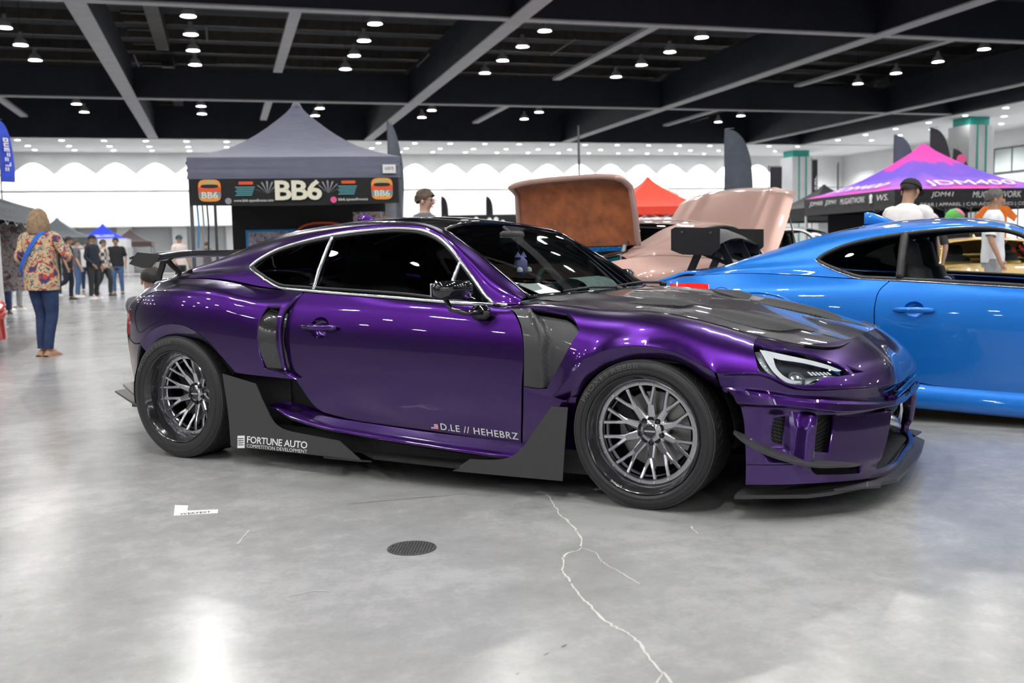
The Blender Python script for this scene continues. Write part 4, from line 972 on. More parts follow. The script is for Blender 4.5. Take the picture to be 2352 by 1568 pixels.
# lettering
def on_side(S, x, z, off=.0015, flipx=False, slope=0.):
    def fn(q):
        P_, N_ = S(x+q[:, 0], z+q[:, 1]+slope*q[:, 0]); return P_+N_*off
    return fn
lettering('door_lettering', 'D.LE // HEHEBRZ', M_white_v, doors[0], on_side(SS, .492, .2485, slope=-.045), .395, .031, bold=.006, spacing=1.1)
M_flag_r = mat('flag_red', (.55, .05, .05), .5); M_flag_b = mat('flag_blue', (.02, .03, .25), .5)
fl = MB(); fnS = on_side(SS, .262, .2555, .0012)
for k in range(7):
    fl.cur = 0 if k % 2 == 0 else 1; z0, z1 = .013-.026/7*k, .013-.026/7*(k+1); fl.add(fnS(np.array([(-.019, z0), (.019, z0), (.019, z1), (-.019, z1)])), [(0, 1, 2, 3)])
fl.cur = 2; fl.add(on_side(SS, .262, .2555, .0018)(np.array([(-.019, .013), (-.002, .013), (-.002, -.002), (-.019, -.002)])), [(0, 1, 2, 3)])
fl.build('flag_sticker', [M_flag_r, M_white_v, M_flag_b], doors[0])
def on_plate(x, z, slope=0.):
    return lambda q: np.stack([x+q[:, 0], np.full(len(q), -.9685)-(.12-(z+q[:, 1]))*.04, z+q[:, 1]+slope*q[:, 0]], 1)
lettering('plate_lettering', 'FORTUNE AUTO', M_white_v, plate_r, on_plate(-.590, .138, .0), .385, .034, bold=.014, shear=.08, spacing=.95)
lettering('plate_lettering', 'COMPETITION DEVELOPMENT', M_white_v, plate_r, on_plate(-.592, .107), .385, .017, spacing=1.05)
lg = MB(); f2 = on_plate(-.822, .122)
for sq in ([(-.024, -.032), (.024, -.028), (.026, .034), (-.022, .030)],): lg.add(f2(np.array(sq)), [(0, 1, 2, 3)])
lg.build('plate_logo', M_white_v, plate_r)
lg2 = MB()
for k in range(4): lg2.add(f2(np.array([(-.020, .022-.013*k), (.021, .026-.013*k), (.021, .0215-.013*k), (-.020, .0165-.013*k)])*np.array([.9, .8]))+np.array([0, -.001, 0]), [(0, 1, 2, 3)])
lg2.build('plate_logo_stripes', M_plastic, plate_r)
# ---- rear bumper, fascia, diffuser
rbp = outline([(-1.565, .586), (-1.60, .54), (-1.652, .45), (-1.685, .352)], [(-1.685, .352), (-1.80, .345), (-1.945, .345)], [(-1.945, .345), (-1.945, .706)], [(-1.945, .706), (-1.80, .649), (-1.70, .600), (-1.64, .584), (-1.565, .586)], step=.02)
panel('rear_bumper_side', SW, rbp, M_carbon_gloss, car, mirror=True, h=.03, depth=.03, gap=.002)
ed = S_wide.pt(np.full(30, -1.945), np.linspace(0, 1, 30)); V_ = []
b = MB(); yy = np.linspace(-1, 1, 25)
for j, (px_, py_, pz_) in enumerate(ed): V_ += [(px_-.14*(1-q**4), -py_*q*-1, pz_+.0) for q in yy]
b.add(V_, [(i*25+j, i*25+j+1, (i+1)*25+j+1, (i+1)*25+j) for i in range(29) for j in range(24)]); b.build('rear_fascia', M_purple, car, smooth=True)
for s_ in (-1, 1):
    b = MB(); b.lathe([(.0001, .03), (.06, .025), (.085, .0)], n=24, axis='x'); o = b.build('tail_light', M_redlens, car, smooth=True); o.scale = (-.6, 1.3, .7); o.location = (-2.045, s_*.36, .71)
    b = MB(); b.prism([(-1.70, .80), (-1.98, .70), (-2.0, .55), (-1.7, .6)], .235, .247, lambda x, w_, z: (x, s_*w_, z+(-1.7-x)*.28)); b.build('rear_canard', M_carbon_gloss, car)
    b = MB(); b.tube([(-1.9, s_*.42, .28), (-2.13, s_*.42, .29)], .05, 16); b.build('exhaust_tip', M_pipe, car, smooth=True)
b = MB(); b.prism([(-1.66, .80), (-1.80, .76), (-2.15, .62), (-2.15, -.62), (-1.80, -.76), (-1.66, -.80)], .19, .20, lambda x, y, z: (x, y, z+(-1.66-x)*.14)); df = b.build('diffuser', M_carbon_dull, car)
for y in (-.5, -.25, 0, .25, .5):
    b = MB(); b.box((-1.95, y, .20), (.40, .008, .09)); b.build('diffuser_fin', M_carbon_dull, df)
# ---- rear wing on swan-neck mounts
wing_pr = [(0, 0), (.02, .014), (.07, .020), (.15, .016), (.22, .006), (.25, -.004), (.245, -.010), (.18, -.006), (.10, -.004), (.025, -.010)]
b = MB(); ys = np.linspace(-.755, .755, 41); V_ = []
for y in ys:
    drop = -.022*max(0, (abs(y)-.50)/.26)**1.6
    V_ += [(-1.555-px_, y, 1.048+pz_*1.2+px_*.085+drop) for px_, pz_ in wing_pr]
n = len(wing_pr); F_ = [(i*n+j, i*n+(j+1) % n, (i+1)*n+(j+1) % n, (i+1)*n+j) for i in range(40) for j in range(n)]+[tuple(range(n)), tuple(40*n+j for j in range(n-1, -1, -1))]
b.add(V_, F_); wing = b.build('rear_wing', M_carbon_gloss, car, auto=40)
for s_ in (-1, 1):
    b = MB(); b.prism([(-1.548, 1.058), (-1.575, 1.030), (-1.640, .988), (-1.70, .986), (-1.805, 1.010), (-1.735, 1.073)], 0, .006, lambda x, z, h_: (x, s_*(.752+h_), z)); b.build('end_plate', M_carbon, wing)
    for pts in ([(-1.815, .895), (-1.80, .94), (-1.775, .985), (-1.75, 1.045)], [(-1.60, .94), (-1.665, .975), (-1.71, 1.01), (-1.745, 1.045)]):
        b = MB(); q = cr([(x, z) for x, z in pts], .02); pg = [(x-.022, z) for x, z in q]+[(x+.022, z) for x, z in q[::-1]]; b.prism(pg, 0, .010, lambda x, z, h_: (x, s_*(.55+h_), z)); b.build('wing_mount', M_plastic, wing)
# ---- mirrors
for k, sg in enumerate((-1, 1)):
    root = one('mirror_base', M_gblack, car, 'box', (.52, sg*.872, .772), (.10, .05, .062), rotm(0, 0, 0), .02, auto=40)
    b = MB(); b.tube([(.535, sg*.90, .775), (.50, sg*.955, .775), (.44, sg*.985, .79), (.415, sg*.985, .84)], [.013, .011, .011, .012], 8); b.build('mirror_stalk', M_gblack, root, smooth=True)
    b = MB(); b.box((.44, sg*.965, .874), (.085, .20, .078), rotm(0, 0, sg*.28), .022); b.build('mirror_housing', M_gblack, root, auto=50)
    b = MB(); b.box((.395, sg*.955, .874), (.006, .165, .058), rotm(0, 0, sg*.28), .002); b.build('mirror_glass', M_chrome, root)
# ---- wheel wells and underbody
for x0, r in ((1.285, .36), (-1.285, .37)):
    for sg in (-1, 1):
        b = MB(); aa = np.linspace(math.radians(-8), math.radians(188), 24)
        b.grid(lambda a, w_: (x0+r*math.cos(a), sg*w_, max(.16, .31+r*.93*math.sin(a))), aa, [.52, .90]); b.grid(lambda a, q: (x0+r*q*math.cos(a), sg*.52, max(.16, .31+r*.93*q*math.sin(a))), aa, [0.01, 1.]); b.build('wheel_well', M_black, car)
b = MB(); b.box((0, 0, .15), (1.85, 1.55, .03)); b.box((0, 0, .14), (3.7, .9, .02)); b.build('underbody', M_black, car)
# ---- interior
b = MB(); b.grid(lambda x, t: (x, -.70+1.40*t, .806+.02*math.sin(t*math.pi)-.10*max(0, (.62-x)/.25)**2), np.linspace(.36, .78, 8), np.linspace(0, 1, 17)); b.grid(lambda q, t: (.36+.0*q, -.70+1.4*t, .71-q*.3), [0, 1], np.linspace(0, 1, 5)); dash = b.build('dashboard', M_grey_int, car, smooth=True)
b = MB(); b.grid(lambda a, t: (.44+.13*math.cos(a), .17+.38*t, .80+.085*math.sin(a)), np.linspace(0, math.pi, 9), np.linspace(0, 1, 7)); b.build('instrument_hood', M_grey_int, dash, smooth=True)
sw = MB(); aa = np.linspace(0, 2*math.pi, 40, endpoint=False); sw.tube([(.27-.06*math.sin(a), .36+.18*math.cos(a), .76+.165*math.sin(a)) for a in aa], .016, 8, closed=True); sw.box((.275, .36, .76), (.03, .30, .03)); sw.box((.29, .36, .74), (.04, .1, .09), None, .02); sw.build('steering_wheel', M_dark_int, car, smooth=True)
for y in (-.36, .36):
    st = one('front_seat', M_dark_int, car, 'box', (-.10, y, .36), (.50, .50, .16), None, .06, auto=50)
    b = MB(); b.box((-.36, y, .70), (.15, .48, .62), rotm(0, math.radians(-18), 0), .06); b.build('seat_back', M_dark_int, st, auto=50)
    b = MB(); b.box((-.50, y, 1.02), (.10, .26, .17), rotm(0, math.radians(-14), 0), .045); b.build('head_rest', M_grey_int, st, auto=50)
b = MB(); b.box((-.95, 0, .55), (.5, 1.1, .5), None, .08); b.build('rear_bench', M_dark_int, car, auto=50)
b = MB(); b.box((-.2, 0, .22), (1.9, 1.3, .04)); b.build('cabin_floor', M_black, car)
b = MB(); b.box((.20, .0, 1.105), (.03, .24, .065), rotm(0, math.radians(15), 0), .015); b.tube([(.15, 0, 1.16), (.20, 0, 1.12)], .01, 6); b.build('interior_mirror', M_plastic, car, auto=50)
def cabin_inner():
    for sgn in (-1, 1):
        o = panel('door_card', SS, [(-.55, .25), (.68, .22), (.68, .74), (-.5, .80)], M_dark_int, car, h=.2, depth=0, off=-.06)
        if sgn > 0:
            for v_ in o.data.vertices: v_.co.y *= -1
            o.data.flip_normals()
cabin_inner()
# ================================================================== other cars of the show
SSt = uvz(S_stock); GRs = uvr(S_gs)
def simple_wheel(parent, loc, flip):
    w = empty('wheel', loc, math.pi if flip else 0., parent=parent)
    one('tyre', M_rubber, w, 'lathe', [(.225, -.02), (.235, .0), (.27, .004), (.295, -.01), (.305, -.03), (.305, -.20), (.29, -.22), (.225, -.21)], n=48, axis='y', auto=35)
    one('rim_barrel', M_gun, w, 'lathe', [(.226, -.018), (.226, 0), (.218, -.01), (.205, -.06), (.20, -.2)], n=40, axis='y', auto=35)
    b = MB(); b.box((.11, .05, 0), (.19, .02, .03)); sp = b.build('spoke', M_dchrome, w)
    for q in range(8):
        o = sp if q == 0 else sp.copy()
        if q: COL.objects.link(o)
        o.rotation_euler = (0, math.radians(45*q), 0)
    one('hub', M_dchrome, w, 'lathe', [(.0001, -.03), (.05, -.035), (.06, -.06)], n=20, axis='y', auto=35)
    one('brake_disc', M_steel, w, 'lathe', [(.0001, -.10), (.15, -.10), (.15, -.12)], n=28, axis='y')
    return w
def coupe(name, loc, rz, label, pm, trim, open_windows=False, deck=True, hood=True, body_dz=0., group=None, fine=1.):
    root = empty(name, loc, rz, label, 'car', group)
    h = .035*fine
    shell = []
    def P(*a, **k):
        o = panel(*a, **k); shell.extend(o if isinstance(o, tuple) else [o]); return o
    dr = P('door', SSt, outline(door_r, door_b, door_f, door_t, step=.02), pm, root, holes=[CUP], mirror=True, gap=.002, h=h)
    for d, sgn in zip(dr, (-1, 1)):
        hp = ontop(S_stock, [(-.477, .692), (-.43, .692), (-.367, .690), (-.30, .690), (-.257, .690)])+np.array([0, -1, .15])*np.array([.008, .024, .028, .024, .008])[:, None]
        b = MB(); pts = cr(hp, .012)*np.array([1, -sgn, 1]); b.tube(pts, np.interp(np.linspace(0, 1, len(pts)), [0, .1, .5, .9, 1], [.008, .015, .017, .015, .008]), 10); b.build('door_handle', pm, d, smooth=True)
        bowl(d, sgn, pm)
    a_r = [(-1.285+.375*math.cos(a), .305+.375*math.sin(a)) for a in np.linspace(math.radians(-16), math.radians(196), 22)]
    tx = np.linspace(-1.975, -.52, 40)
    qp = outline([(-.385, .285), (-.43, .30), (-.493, .375), (-.552, .463), (-.577, .572), (-.583, .70), (-.563, .802), (-.516, .852)][::-1], [(-.40, .262), (-.60, .20), (-.915, .20)], a_r, [a_r[-1], (-1.72, .20), (-1.975, .26)], [(-1.975, .26), (-1.975, top_z(S_stock, -1.975)-.004)], [(x, top_z(S_stock, x)-.003) for x in tx], step=.02)
    qs = P('rear_quarter_panel', SSt, qp, pm, root, mirror=True, gap=.001, h=h)
    a_f = [(1.285+.37*math.cos(a), .305+.37*math.sin(a)) for a in np.linspace(math.radians(196), math.radians(-16), 22)]
    fpp = outline([(.70, .20), (.72, .33), (.731, .465), (.742, .568), (.737, .644), (.712, .72), (.664, .775), (.632, .799)], [(x, top_z(S_stock, x)-.003) for x in np.linspace(.632, 1.745, 36)], [(1.745, top_z(S_stock, 1.745)-.003), (1.745, .25)], [(1.745, .25), (1.68, .20), a_f[-1]], a_f[::-1], [a_f[0], (.70, .20)], step=.02)
    P('front_fender', SSt, fpp, pm, root, mirror=True, gap=.001, h=h)
    P('roof_side', GRs, upp, pm, root, mirror=True, h=.03, depth=.008, sc=(1., .42))
    P('roof', TP, quadpoly(-.74, .168, curve0=-.02, curve1=-.115), pm, root, h=.06, sc=(1, .55), depth=.012)
    P('rear_screen', TP, quadpoly(-1.60, -.75, curve0=-.05, curve1=-.02), M_tint, root, h=.07, sc=(1, .55), depth=0., off=-.003)
    if deck: P('deck_lid', TP, quadpoly(-2.04, -1.61, curve0=-.02, curve1=-.05, v=.99), pm, root, h=.06, sc=(1, .55), depth=.02)
    if hood: P('hood', HD, hfull, pm, root, h=.06, sc=(1., .72), depth=.012)
    P('windscreen', WS, wsp, M_ws, root, h=.07, sc=(.75, .62), depth=0, off=-.002)
    bp = outline([(.20, .02), (.20, .30), (.17, .5), (.17, .70)], [(.17, .70), (.25, .95), (.30, .998)], [(s_, .998) for s_ in np.linspace(.35, SEND, 20)], [(SEND, .998), (SEND, .02)], [(SEND, .02), (.6, .02), (.20, .02)], step=.03)
    hs = outline([(.30, .76), (.34, .92), (.52, .92), (.66, .80), (.50, .74)], step=.03)
    for k, par in enumerate(P('front_bumper', FRN, bp, pm, root, holes=[hs], mirror=True, h=.03, depth=.01, sc=(1., .72))):
        o = panel('headlight', FRN, hs, M_drl, par, h=.04, depth=0, off=-.012, sc=(1., .72))
        if k:
            for v_ in o.data.vertices: v_.co.y *= -1
            o.data.flip_normals()
    parts = [((-1.2, split), 'quarter_glass', M_tint)]
    if not open_windows: parts += [((split, .318), 'door_glass', M_tint), ((.318, .7), 'corner_glass', M_tint)]
    for (lo, hi), nm_, mt in parts: P(nm_, GRs, clip_x(glass_o, lo, hi), mt, root, mirror=True, h=.06, depth=0, off=-.006, sc=(1., .42))
    def gt(uv, r, nm_, m, off=.001, closed=False):
        uv = np.asarray(uv, float); P_, N_ = GRs(uv[:, 0], uv[:, 1])
        for k in (0, 1):
            b = MB(); pts = P_+N_*off; b.tube(pts if k == 0 else mir(pts), r, 8, closed=closed); b.build(nm_, m, root, smooth=True)
    gt(inset(np.array(glass_o)*np.array([1, .42]), .002)/np.array([1, .42]), .014, 'window_seal', trim, -.004, True)
    gt(inset(np.array(glass_o)*np.array([1, .42]), -.008)/np.array([1, .42]), .005, 'window_trim', M_chrome, .001, True)
    gt([(split, v_) for v_ in np.linspace(.02, .50, 12)], .026, 'window_pillar', trim, -.008)
    for k in (0, 1):
        f_ = (lambda q: q) if k == 0 else mir; sg = -1 if k == 0 else 1
        xs_ = np.linspace(-.92, .95, 40); zl = np.interp(xs_, [-.92, -.35, .95], [.262, .262, .205])
        L_ = [np.stack([xs_, np.full(40, -w_), zl+dz], 1) for w_, dz in ((.848, .02), (.875, -.01), (.895, -.04), (.902, -.09), (.895, -.12), (.85, -.14))]
        strip('side_sill', f_(L_[0]), f_(L_[-1]), pm, root, mid=[f_(q) for q in L_[1:-1]])
        b = MB(); b.lathe([(.0001, .03), (.05, .026), (.075, .0)], n=24, axis='x'); o = b.build('tail_light', M_redlens, root, smooth=True); o.scale = (-1.2, 1.9, .75); o.location = (-1.985, sg*.58, .70); o.rotation_euler = (0, 0, sg*.7)
        o = one('mirror', pm, root, 'box', (.44, sg*.965, .874), (.085, .20, .088), rotm(0, 0, sg*.28), .025, auto=50)
        b = MB(); b.tube([(.535, sg*.86, .80), (.47, sg*.93, .845)], .016, 8); b.build('mirror_stalk', M_plastic, o)
    ed = S_stock.pt(np.full(24, -1.975), np.linspace(.1, 1, 24)); V_ = []; yy = np.linspace(-1, 1, 21); b = MB()
    for (px_, py_, pz_) in ed: V_ += [(px_-.11*(1-q**4), py_*q, pz_) for q in yy]
    b.add(V_, [(i*21+j, i*21+j+1, (i+1)*21+j+1, (i+1)*21+j) for i in range(23) for j in range(20)]); b.build('rear_bumper', pm, root, smooth=True)
    b = MB(); b.box((0, 0, .17), (3.6, 1.5, .04)); b.box((1.45, 0, .45), (.6, 1.2, .30)); b.build('underbody', M_black, root)
    for x0 in (1.285, -1.285):
        for sg in (-1, 1):
            b = MB(); aa = np.linspace(math.radians(-8), math.radians(188), 18); b.grid(lambda a, w_: (x0+.37*math.cos(a), sg*w_, max(.16, .31+.36*math.sin(a))), aa, [.50, .87]); b.grid(lambda a, q: (x0+.37*q*math.cos(a), sg*.5, max(.16, .31+.36*q*math.sin(a))), aa, [.01, 1.]); b.build('wheel_well', M_black, root)
            simple_wheel(root, (x0, sg*.87, .305-body_dz), sg > 0)
    # cabin
    b = MB(); b.grid(lambda x, t: (x, -.70+1.40*t, .795-.10*max(0, (.62-x)/.25)**2), np.linspace(.36, .78, 6), np.linspace(0, 1, 9)); b.grid(lambda q, t: (.36, -.7+1.4*t, .70-.45*q), [0, 1], [0, 1]); b.build('dashboard', M_dark_int, root, smooth=True)
    for y in (-.36, .36):
        st = one('front_seat', M_dark_int, root, 'box', (-.10, y, .36), (.50, .50, .16), None, .06, auto=50)
        sb = MB(); sb.box((-.36, y, .66), (.14, .50, .60), rotm(0, math.radians(-18), 0), .06); sb.box((-.47, y, .98), (.12, .30, .26), rotm(0, math.radians(-14), 0), .05); sb.build('seat_back', M_dark_int, st, auto=50)
        ac = MB(); ac.box((-.30, y-.0, .72), (.06, .52, .26), rotm(0, math.radians(-18), 0), .02); ac.build('seat_stripe', pm, st, auto=50)
    for sg in (-1, 1):
        o = panel('door_card', SSt, [(-.55, .25), (.68, .22), (.68, .74), (-.5, .83)], M_dark_int, root, h=.3, depth=0, off=-.05)
        if sg > 0:
            for v_ in o.data.vertices: v_.co.y *= -1
            o.data.flip_normals()
    return root
blue = coupe('sports_coupe', (3.053, 6.254, -.045), math.radians(-29.8), 'bright blue coupe with open side window and tall black rear wing', M_blue, M_sblack, open_windows=True, body_dz=-.045)
# blue car details: fin antenna, tall wing
fin = MB(); fin.grid(lambda u, a: (-.60-.20*u, .03*(1-.3*u)*math.cos(a), 1.205+.075*math.sin(a)*(.12+.88*min(1, u*1.3))), np.linspace(0, 1, 12), np.linspace(0, math.pi, 11)); fin.build('shark_fin_antenna', M_blue, blue, smooth=True)
wpr = [(0, .0), (.04, .02), (.12, .03), (.22, .015), (.28, -.02), (.27, -.028), (.18, -.004), (.08, .002)]
V_ = []; ys = np.linspace(-.52, .52, 25); n = len(wpr)
for y in ys:
    st = .05*math.cos(min(1, abs(y)/.45)*math.pi/2); V_ += [(-1.66-a_, y, 1.085+b_*1.3+a_*.25+st) for a_, b_ in wpr]
b = MB(); b.add(V_, [(i*n+j, i*n+(j+1) % n, (i+1)*n+(j+1) % n, (i+1)*n+j) for i in range(24) for j in range(n)]); bw = b.build('rear_wing', M_sblack, blue, auto=40)
for s_ in (-1, 1):
    b = MB(); b.prism([(-1.62, 1.20), (-1.62, 1.07), (-1.68, 1.02), (-1.88, 1.03), (-1.96, 1.06), (-1.96, 1.20), (-1.93, 1.215)], 0, .01, lambda x, z, h_: (x, s_*(.515+h_), z)); ep = b.build('end_plate', M_sblack, bw)
    for q in ((-1.68, 1.17), (-1.88, 1.18)): one('bolt', M_chrome, ep, 'cyl', (q[0], s_*.522, q[1]), (q[0], s_*.532, q[1]), .009, 8)
    b = MB()
    for pg in ([(-1.60, .93), (-1.66, .93), (-1.74, 1.12), (-1.70, 1.13)], [(-1.90, .90), (-1.96, .90), (-1.86, 1.12), (-1.80, 1.12)], [(-1.58, .905), (-1.97, .885), (-1.97, .915), (-1.58, .935)], [(-1.64, .97), (-1.66, .945), (-1.90, 1.045), (-1.88, 1.06)]): b.prism(pg, 0, .008, lambda x, z, h_: (x, s_*(.23+h_), z))
    mt_ = b.build('wing_mount', M_sblack, bw)
    for q in (-1.62, -1.70, -1.78, -1.86, -1.94): one('bolt', M_chrome, mt_, 'cyl', (q, s_*.228-.004, .905), (q, s_*.242+.004, .905), .007, 8)
panel('tail_light', SSt, outline([(-1.93, .835), (-1.72, .842), (-1.615, .836)], [(-1.615, .836), (-1.60, .790)], [(-1.60, .790), (-1.70, .782), (-1.93, .785)], [(-1.93, .785), (-1.93, .835)], step=.03), M_redlens, blue, mirror=True, h=.03, depth=.012, off=.006)
# fuel flap and arch crease
fdp = np.array([(-1.52+.085*math.cos(a), .735+.085*math.sin(a)) for a in np.linspace(0, 2*math.pi, 36, endpoint=False)]); P_, N_ = SSt(fdp[:, 0], fdp[:, 1]); b = MB(); b.tube(P_+N_*.0005, .002, 5, closed=True); b.build('fuel_flap_seam', M_black, blue, smooth=True)
arc = np.array([(-1.285+.49*math.cos(a), .30+.49*math.sin(a)) for a in np.linspace(math.radians(20), math.radians(150), 40)]); P_, N_ = SSt(arc[:, 0], arc[:, 1])
b = MB(); b.tube(P_+N_*.0, .0065, 6); b.build('arch_crease', M_blue, blue, smooth=True)

# ---- rose copper car, boot and bonnet open
cop = coupe('show_coupe', (1.66, 10.35, 0.), math.radians(50), 'rose copper car with boot and bonnet open behind the blue coupe', M_copper, M_sblack, deck=False, hood=False)
M_lining = noisy('brown_boot_lining', (.30, .085, .025), .35, 9, .85, sheen=.3)
M_holo = mat('holographic_film', (.05, .4, .2), .25, metal=.9); v = coords(M_holo, scale=(1, 1, 1)); f = noise(M_holo, v, 60, 2); f2 = noise(M_holo, v, 2.2, 1)
mm = nd(M_holo, 'ShaderNodeMath', operation='MULTIPLY_ADD'); lk(M_holo, f, mm.inputs[0]); mm.inputs[1].default_value = .5; lk(M_holo, f2, mm.inputs[2])
lk(M_holo, ramp(M_holo, mm.outputs[0], [(.45, (.02, .75, .30)), (.68, (.02, .62, .45)), (.80, (.02, .12, .9)), (.95, (.3, .9, .9))]), bsdf(M_holo).inputs['Base Color'])
cop.scale = (1.07, 1.07, 1.07)
lid = empty('boot_lid', (-1.50, 0, .990), 0, parent=cop); lid.rotation_euler = (0, math.radians(80), 0)
lw, ll = .61, .56
def lidp(x, y, dz): e = (abs(y)/lw)**4; return (-x*ll-.03*(1-e)*x, y*(1-.06*x**3), dz+.035*math.sin(x*math.pi*.5)*(1-e*.7)-.10*max(0, x-.86)/.14)
xs_ = np.linspace(0, 1, 14); ys_ = np.linspace(-lw, lw, 25)
b = MB(); b.grid(lambda x, y: lidp(x, y, .0), xs_, ys_); b.build('lid_skin', M_copper, lid, smooth=True)
b = MB(); b.grid(lambda x, y: lidp(x*.96+.02, y*.955, -.055+.03*abs(y/lw)**6), xs_, ys_); b.build('lid_lining', M_lining, lid, smooth=True)
b = MB(); edge = [lidp(x, -lw, -.02) for x in xs_]+[lidp(1, y, -.02) for y in ys_]+[lidp(x, lw, -.02) for x in xs_[::-1]]; b.tube(edge, .026, 8); b.build('lid_rim', M_copper, lid, smooth=True)
for s_ in (-1, 1): one('hinge_arm', M_steel, lid, 'tube', [(-.04, s_*.52, -.04), (-.02, s_*.545, -.12), (.16, s_*.545, -.22)], .018, 8)
b = MB(); b.box((-1.80, 0, .58), (.48, 1.05, .02)); b.box((-1.57, 0, .75), (.02, 1.05, .36)); b.build('boot_floor', M_plastic, cop)
b = MB(); b.box((-1.60, 0, .905), (.02, 1.04, .16)); b.build('speaker_board', M_holo, cop)
hol = np.array([(-2.02, y) for y in np.linspace(-.55, .55, 12)]+[(x, .56) for x in np.linspace(-2.0, -1.62, 8)]+[(-1.60, y) for y in np.linspace(.52, -.52, 12)]+[(x, -.56) for x in np.linspace(-1.62, -2.0, 8)]); b = MB(); b.tube([(x, y, .895+(x+2.0)*.10) for x, y in hol], .02, 8, closed=True); b.build('boot_seal', M_gblack, cop, smooth=True)
hd = empty('bonnet', (.72, 0, .84), 0, parent=cop); hd.rotation_euler = (0, math.radians(-47), 0)
def hdp(x, y, dz): return (x*1.12-.10*x*(y/.72)**2*x, y*(1-.12*x*x), dz+.05*math.sin(math.pi*min(1, .15+.9*x))*(1-(y/.72)**2)+.02*math.exp(-((abs(y)-.42)/.05)**2)-.10*max(0, x-.85)/.15-.03*max(0, abs(y)-.62)/.1)
b = MB(); b.grid(lambda x, y: hdp(x, y, 0), np.linspace(0, 1, 20), np.linspace(-.72, .72, 33)); b.build('bonnet_skin', M_copper, hd, smooth=True)
b = MB(); b.grid(lambda x, y: hdp(x, y, -.03), np.linspace(.03, .97, 12), np.linspace(-.69, .69, 17)); b.build('bonnet_liner', M_sblack, hd, smooth=True)
b = MB(); b.tube([(1.62, -.62, .70), (1.45, -.55, 1.30)], .008, 6); b.build('bonnet_prop', M_steel, cop)
b = MB(); b.box((1.25, 0, .66), (.7, .9, .22), None, .05); b.build('engine', M_plastic, cop, auto=40)

# ---- more coupes further back (copies with their own paint)
def repaint(src, pm, loc, rz, label, scale=1., old=None, drop=()):
    r = copy_tree(src); r.location = loc; r.rotation_euler = (0, 0, rz); r.scale = (scale,)*3; tag(r, label)
    def walk(o):
        for ch in list(o.children):
            if ch.name.split('.')[0] in drop: 
                def kill(q):
                    for g in list(q.children): kill(g)
                    bpy.data.objects.remove(q)
                kill(ch); continue
            walk(ch)
        if o.type == 'MESH':
            for sl_ in o.material_slots:
                if sl_.material == M_blue: sl_.link = 'OBJECT'; sl_.material = pm
    walk(r); return r
dropw = ('rear_wing', 'fuel_flap_seam', 'arch_crease')
M_white_p = paint('white_paint', (.80, .81, .82), .05, .4, .02); M_red_p = paint('red_paint', (.55, .03, .02), .3, .35, .05)
repaint(blue, M_yellow, (6.87, 14.5, -.05), math.radians(-104), 'gold yellow low coupe seen through the blue car window', .93, drop=dropw)
repaint(blue, M_white_p, (6.1, 20.6, 0.), math.radians(-32), 'white coupe parked in front of the black canopies', 1.15, drop=dropw)
repaint(blue, M_red_p, (-7.75, 12.4, -.02), math.radians(-50), 'red and black car nose beside the dark booth', drop=dropw)
# ================================================================== canopies, banners, flags
M_pole = mat('painted_pole', (.10, .105, .12), .4, metal=.5)
M_polew = mat('white_pole', (.75, .76, .78), .45)
def fabric(name, col, var=.12, scale=5., rough=.8, bmp=.25):
    m = noisy(name, col, var, scale, rough, 5, sheen=.15)
    v = coords(m, scale=(1, 1, 5)); bump(m, noise(m, v, 2.2, 4, .6, .5), bmp, .05); return m
M_char = fabric('charcoal_canopy', (.150, .156, .225), .08, 3); M_blackf = fabric('black_canopy', (.018, .019, .023)); M_redf = fabric('red_canopy', (.80, .06, .03), .06); M_bluef = fabric('blue_canopy', (.02, .06, .75), .06); M_whitef = fabric('white_valance', (.75, .77, .80), .03); M_brownf = fabric('brown_canopy', (.14, .10, .10)); M_greyf = fabric('dark_grey_canopy', (.07, .085, .10)); M_darkwall = fabric('black_backdrop', (.012, .012, .014))
M_galaxy = mat('printed_galaxy_canopy', (.2, .1, .5), .7)
v = coords(M_galaxy); sx = nd(M_galaxy, 'ShaderNodeSeparateXYZ'); lk(M_galaxy, v, sx.inputs[0]); nz = noise(M_galaxy, v, .9, 3, .6, .8)
mz = nd(M_galaxy, 'ShaderNodeMapRange'); lk(M_galaxy, sx.outputs[2], mz.inputs['Value']); mz.inputs['From Min'].default_value = 2.3; mz.inputs['From Max'].default_value = 3.6
ad = nd(M_galaxy, 'ShaderNodeMath', operation='MULTIPLY_ADD'); lk(M_galaxy, nz, ad.inputs[0]); ad.inputs[1].default_value = .75; lk(M_galaxy, mz.outputs['Result'], ad.inputs[2])
lk(M_galaxy, ramp(M_galaxy, ad.outputs[0], [(.30, (.85, .03, .30)), (.48, (.30, .08, .55)), (.70, (.10, .05, .50)), (.92, (.16, .05, .50)), (1.0, (.60, .03, .35))]), bsdf(M_galaxy).inputs['Base Color'])
def prints(name, c=(.8, .8, .8)): return mat(name, c, .6)
M_ink = prints('white_print'); M_cream = prints('cream_print', (.78, .76, .62)); M_inkred = prints('red_print', (.75, .10, .04)); M_inkor = prints('orange_print', (.85, .32, .06)); M_inkteal = prints('teal_print', (.10, .32, .36)); M_inkpink = prints('pink_print', (.75, .10, .30)); M_inkgrey = prints('grey_print', (.28, .29, .33)); M_inkblue = prints('blue_print', (.02, .28, .65)); M_inkgold = prints('gold_print', (.55, .42, .16))
def art(name, cols, scale):
    m = mat(name, cols[0], .6); v = coords(m); f = noise(m, v, scale, 5, .65, 1.2)
    k = len(cols); lk(m, ramp(m, f, [(.32+.36*i/(k-1), c) for i, c in enumerate(cols)], 'CONSTANT' if k > 5 else 'LINEAR'), bsdf(m).inputs['Base Color']); return m
M_art = art('collage_print', [(.02, .02, .03), (.20, .18, .26), (.5, .48, .55), (.14, .04, .14), (.6, .3, .1)], 5.)
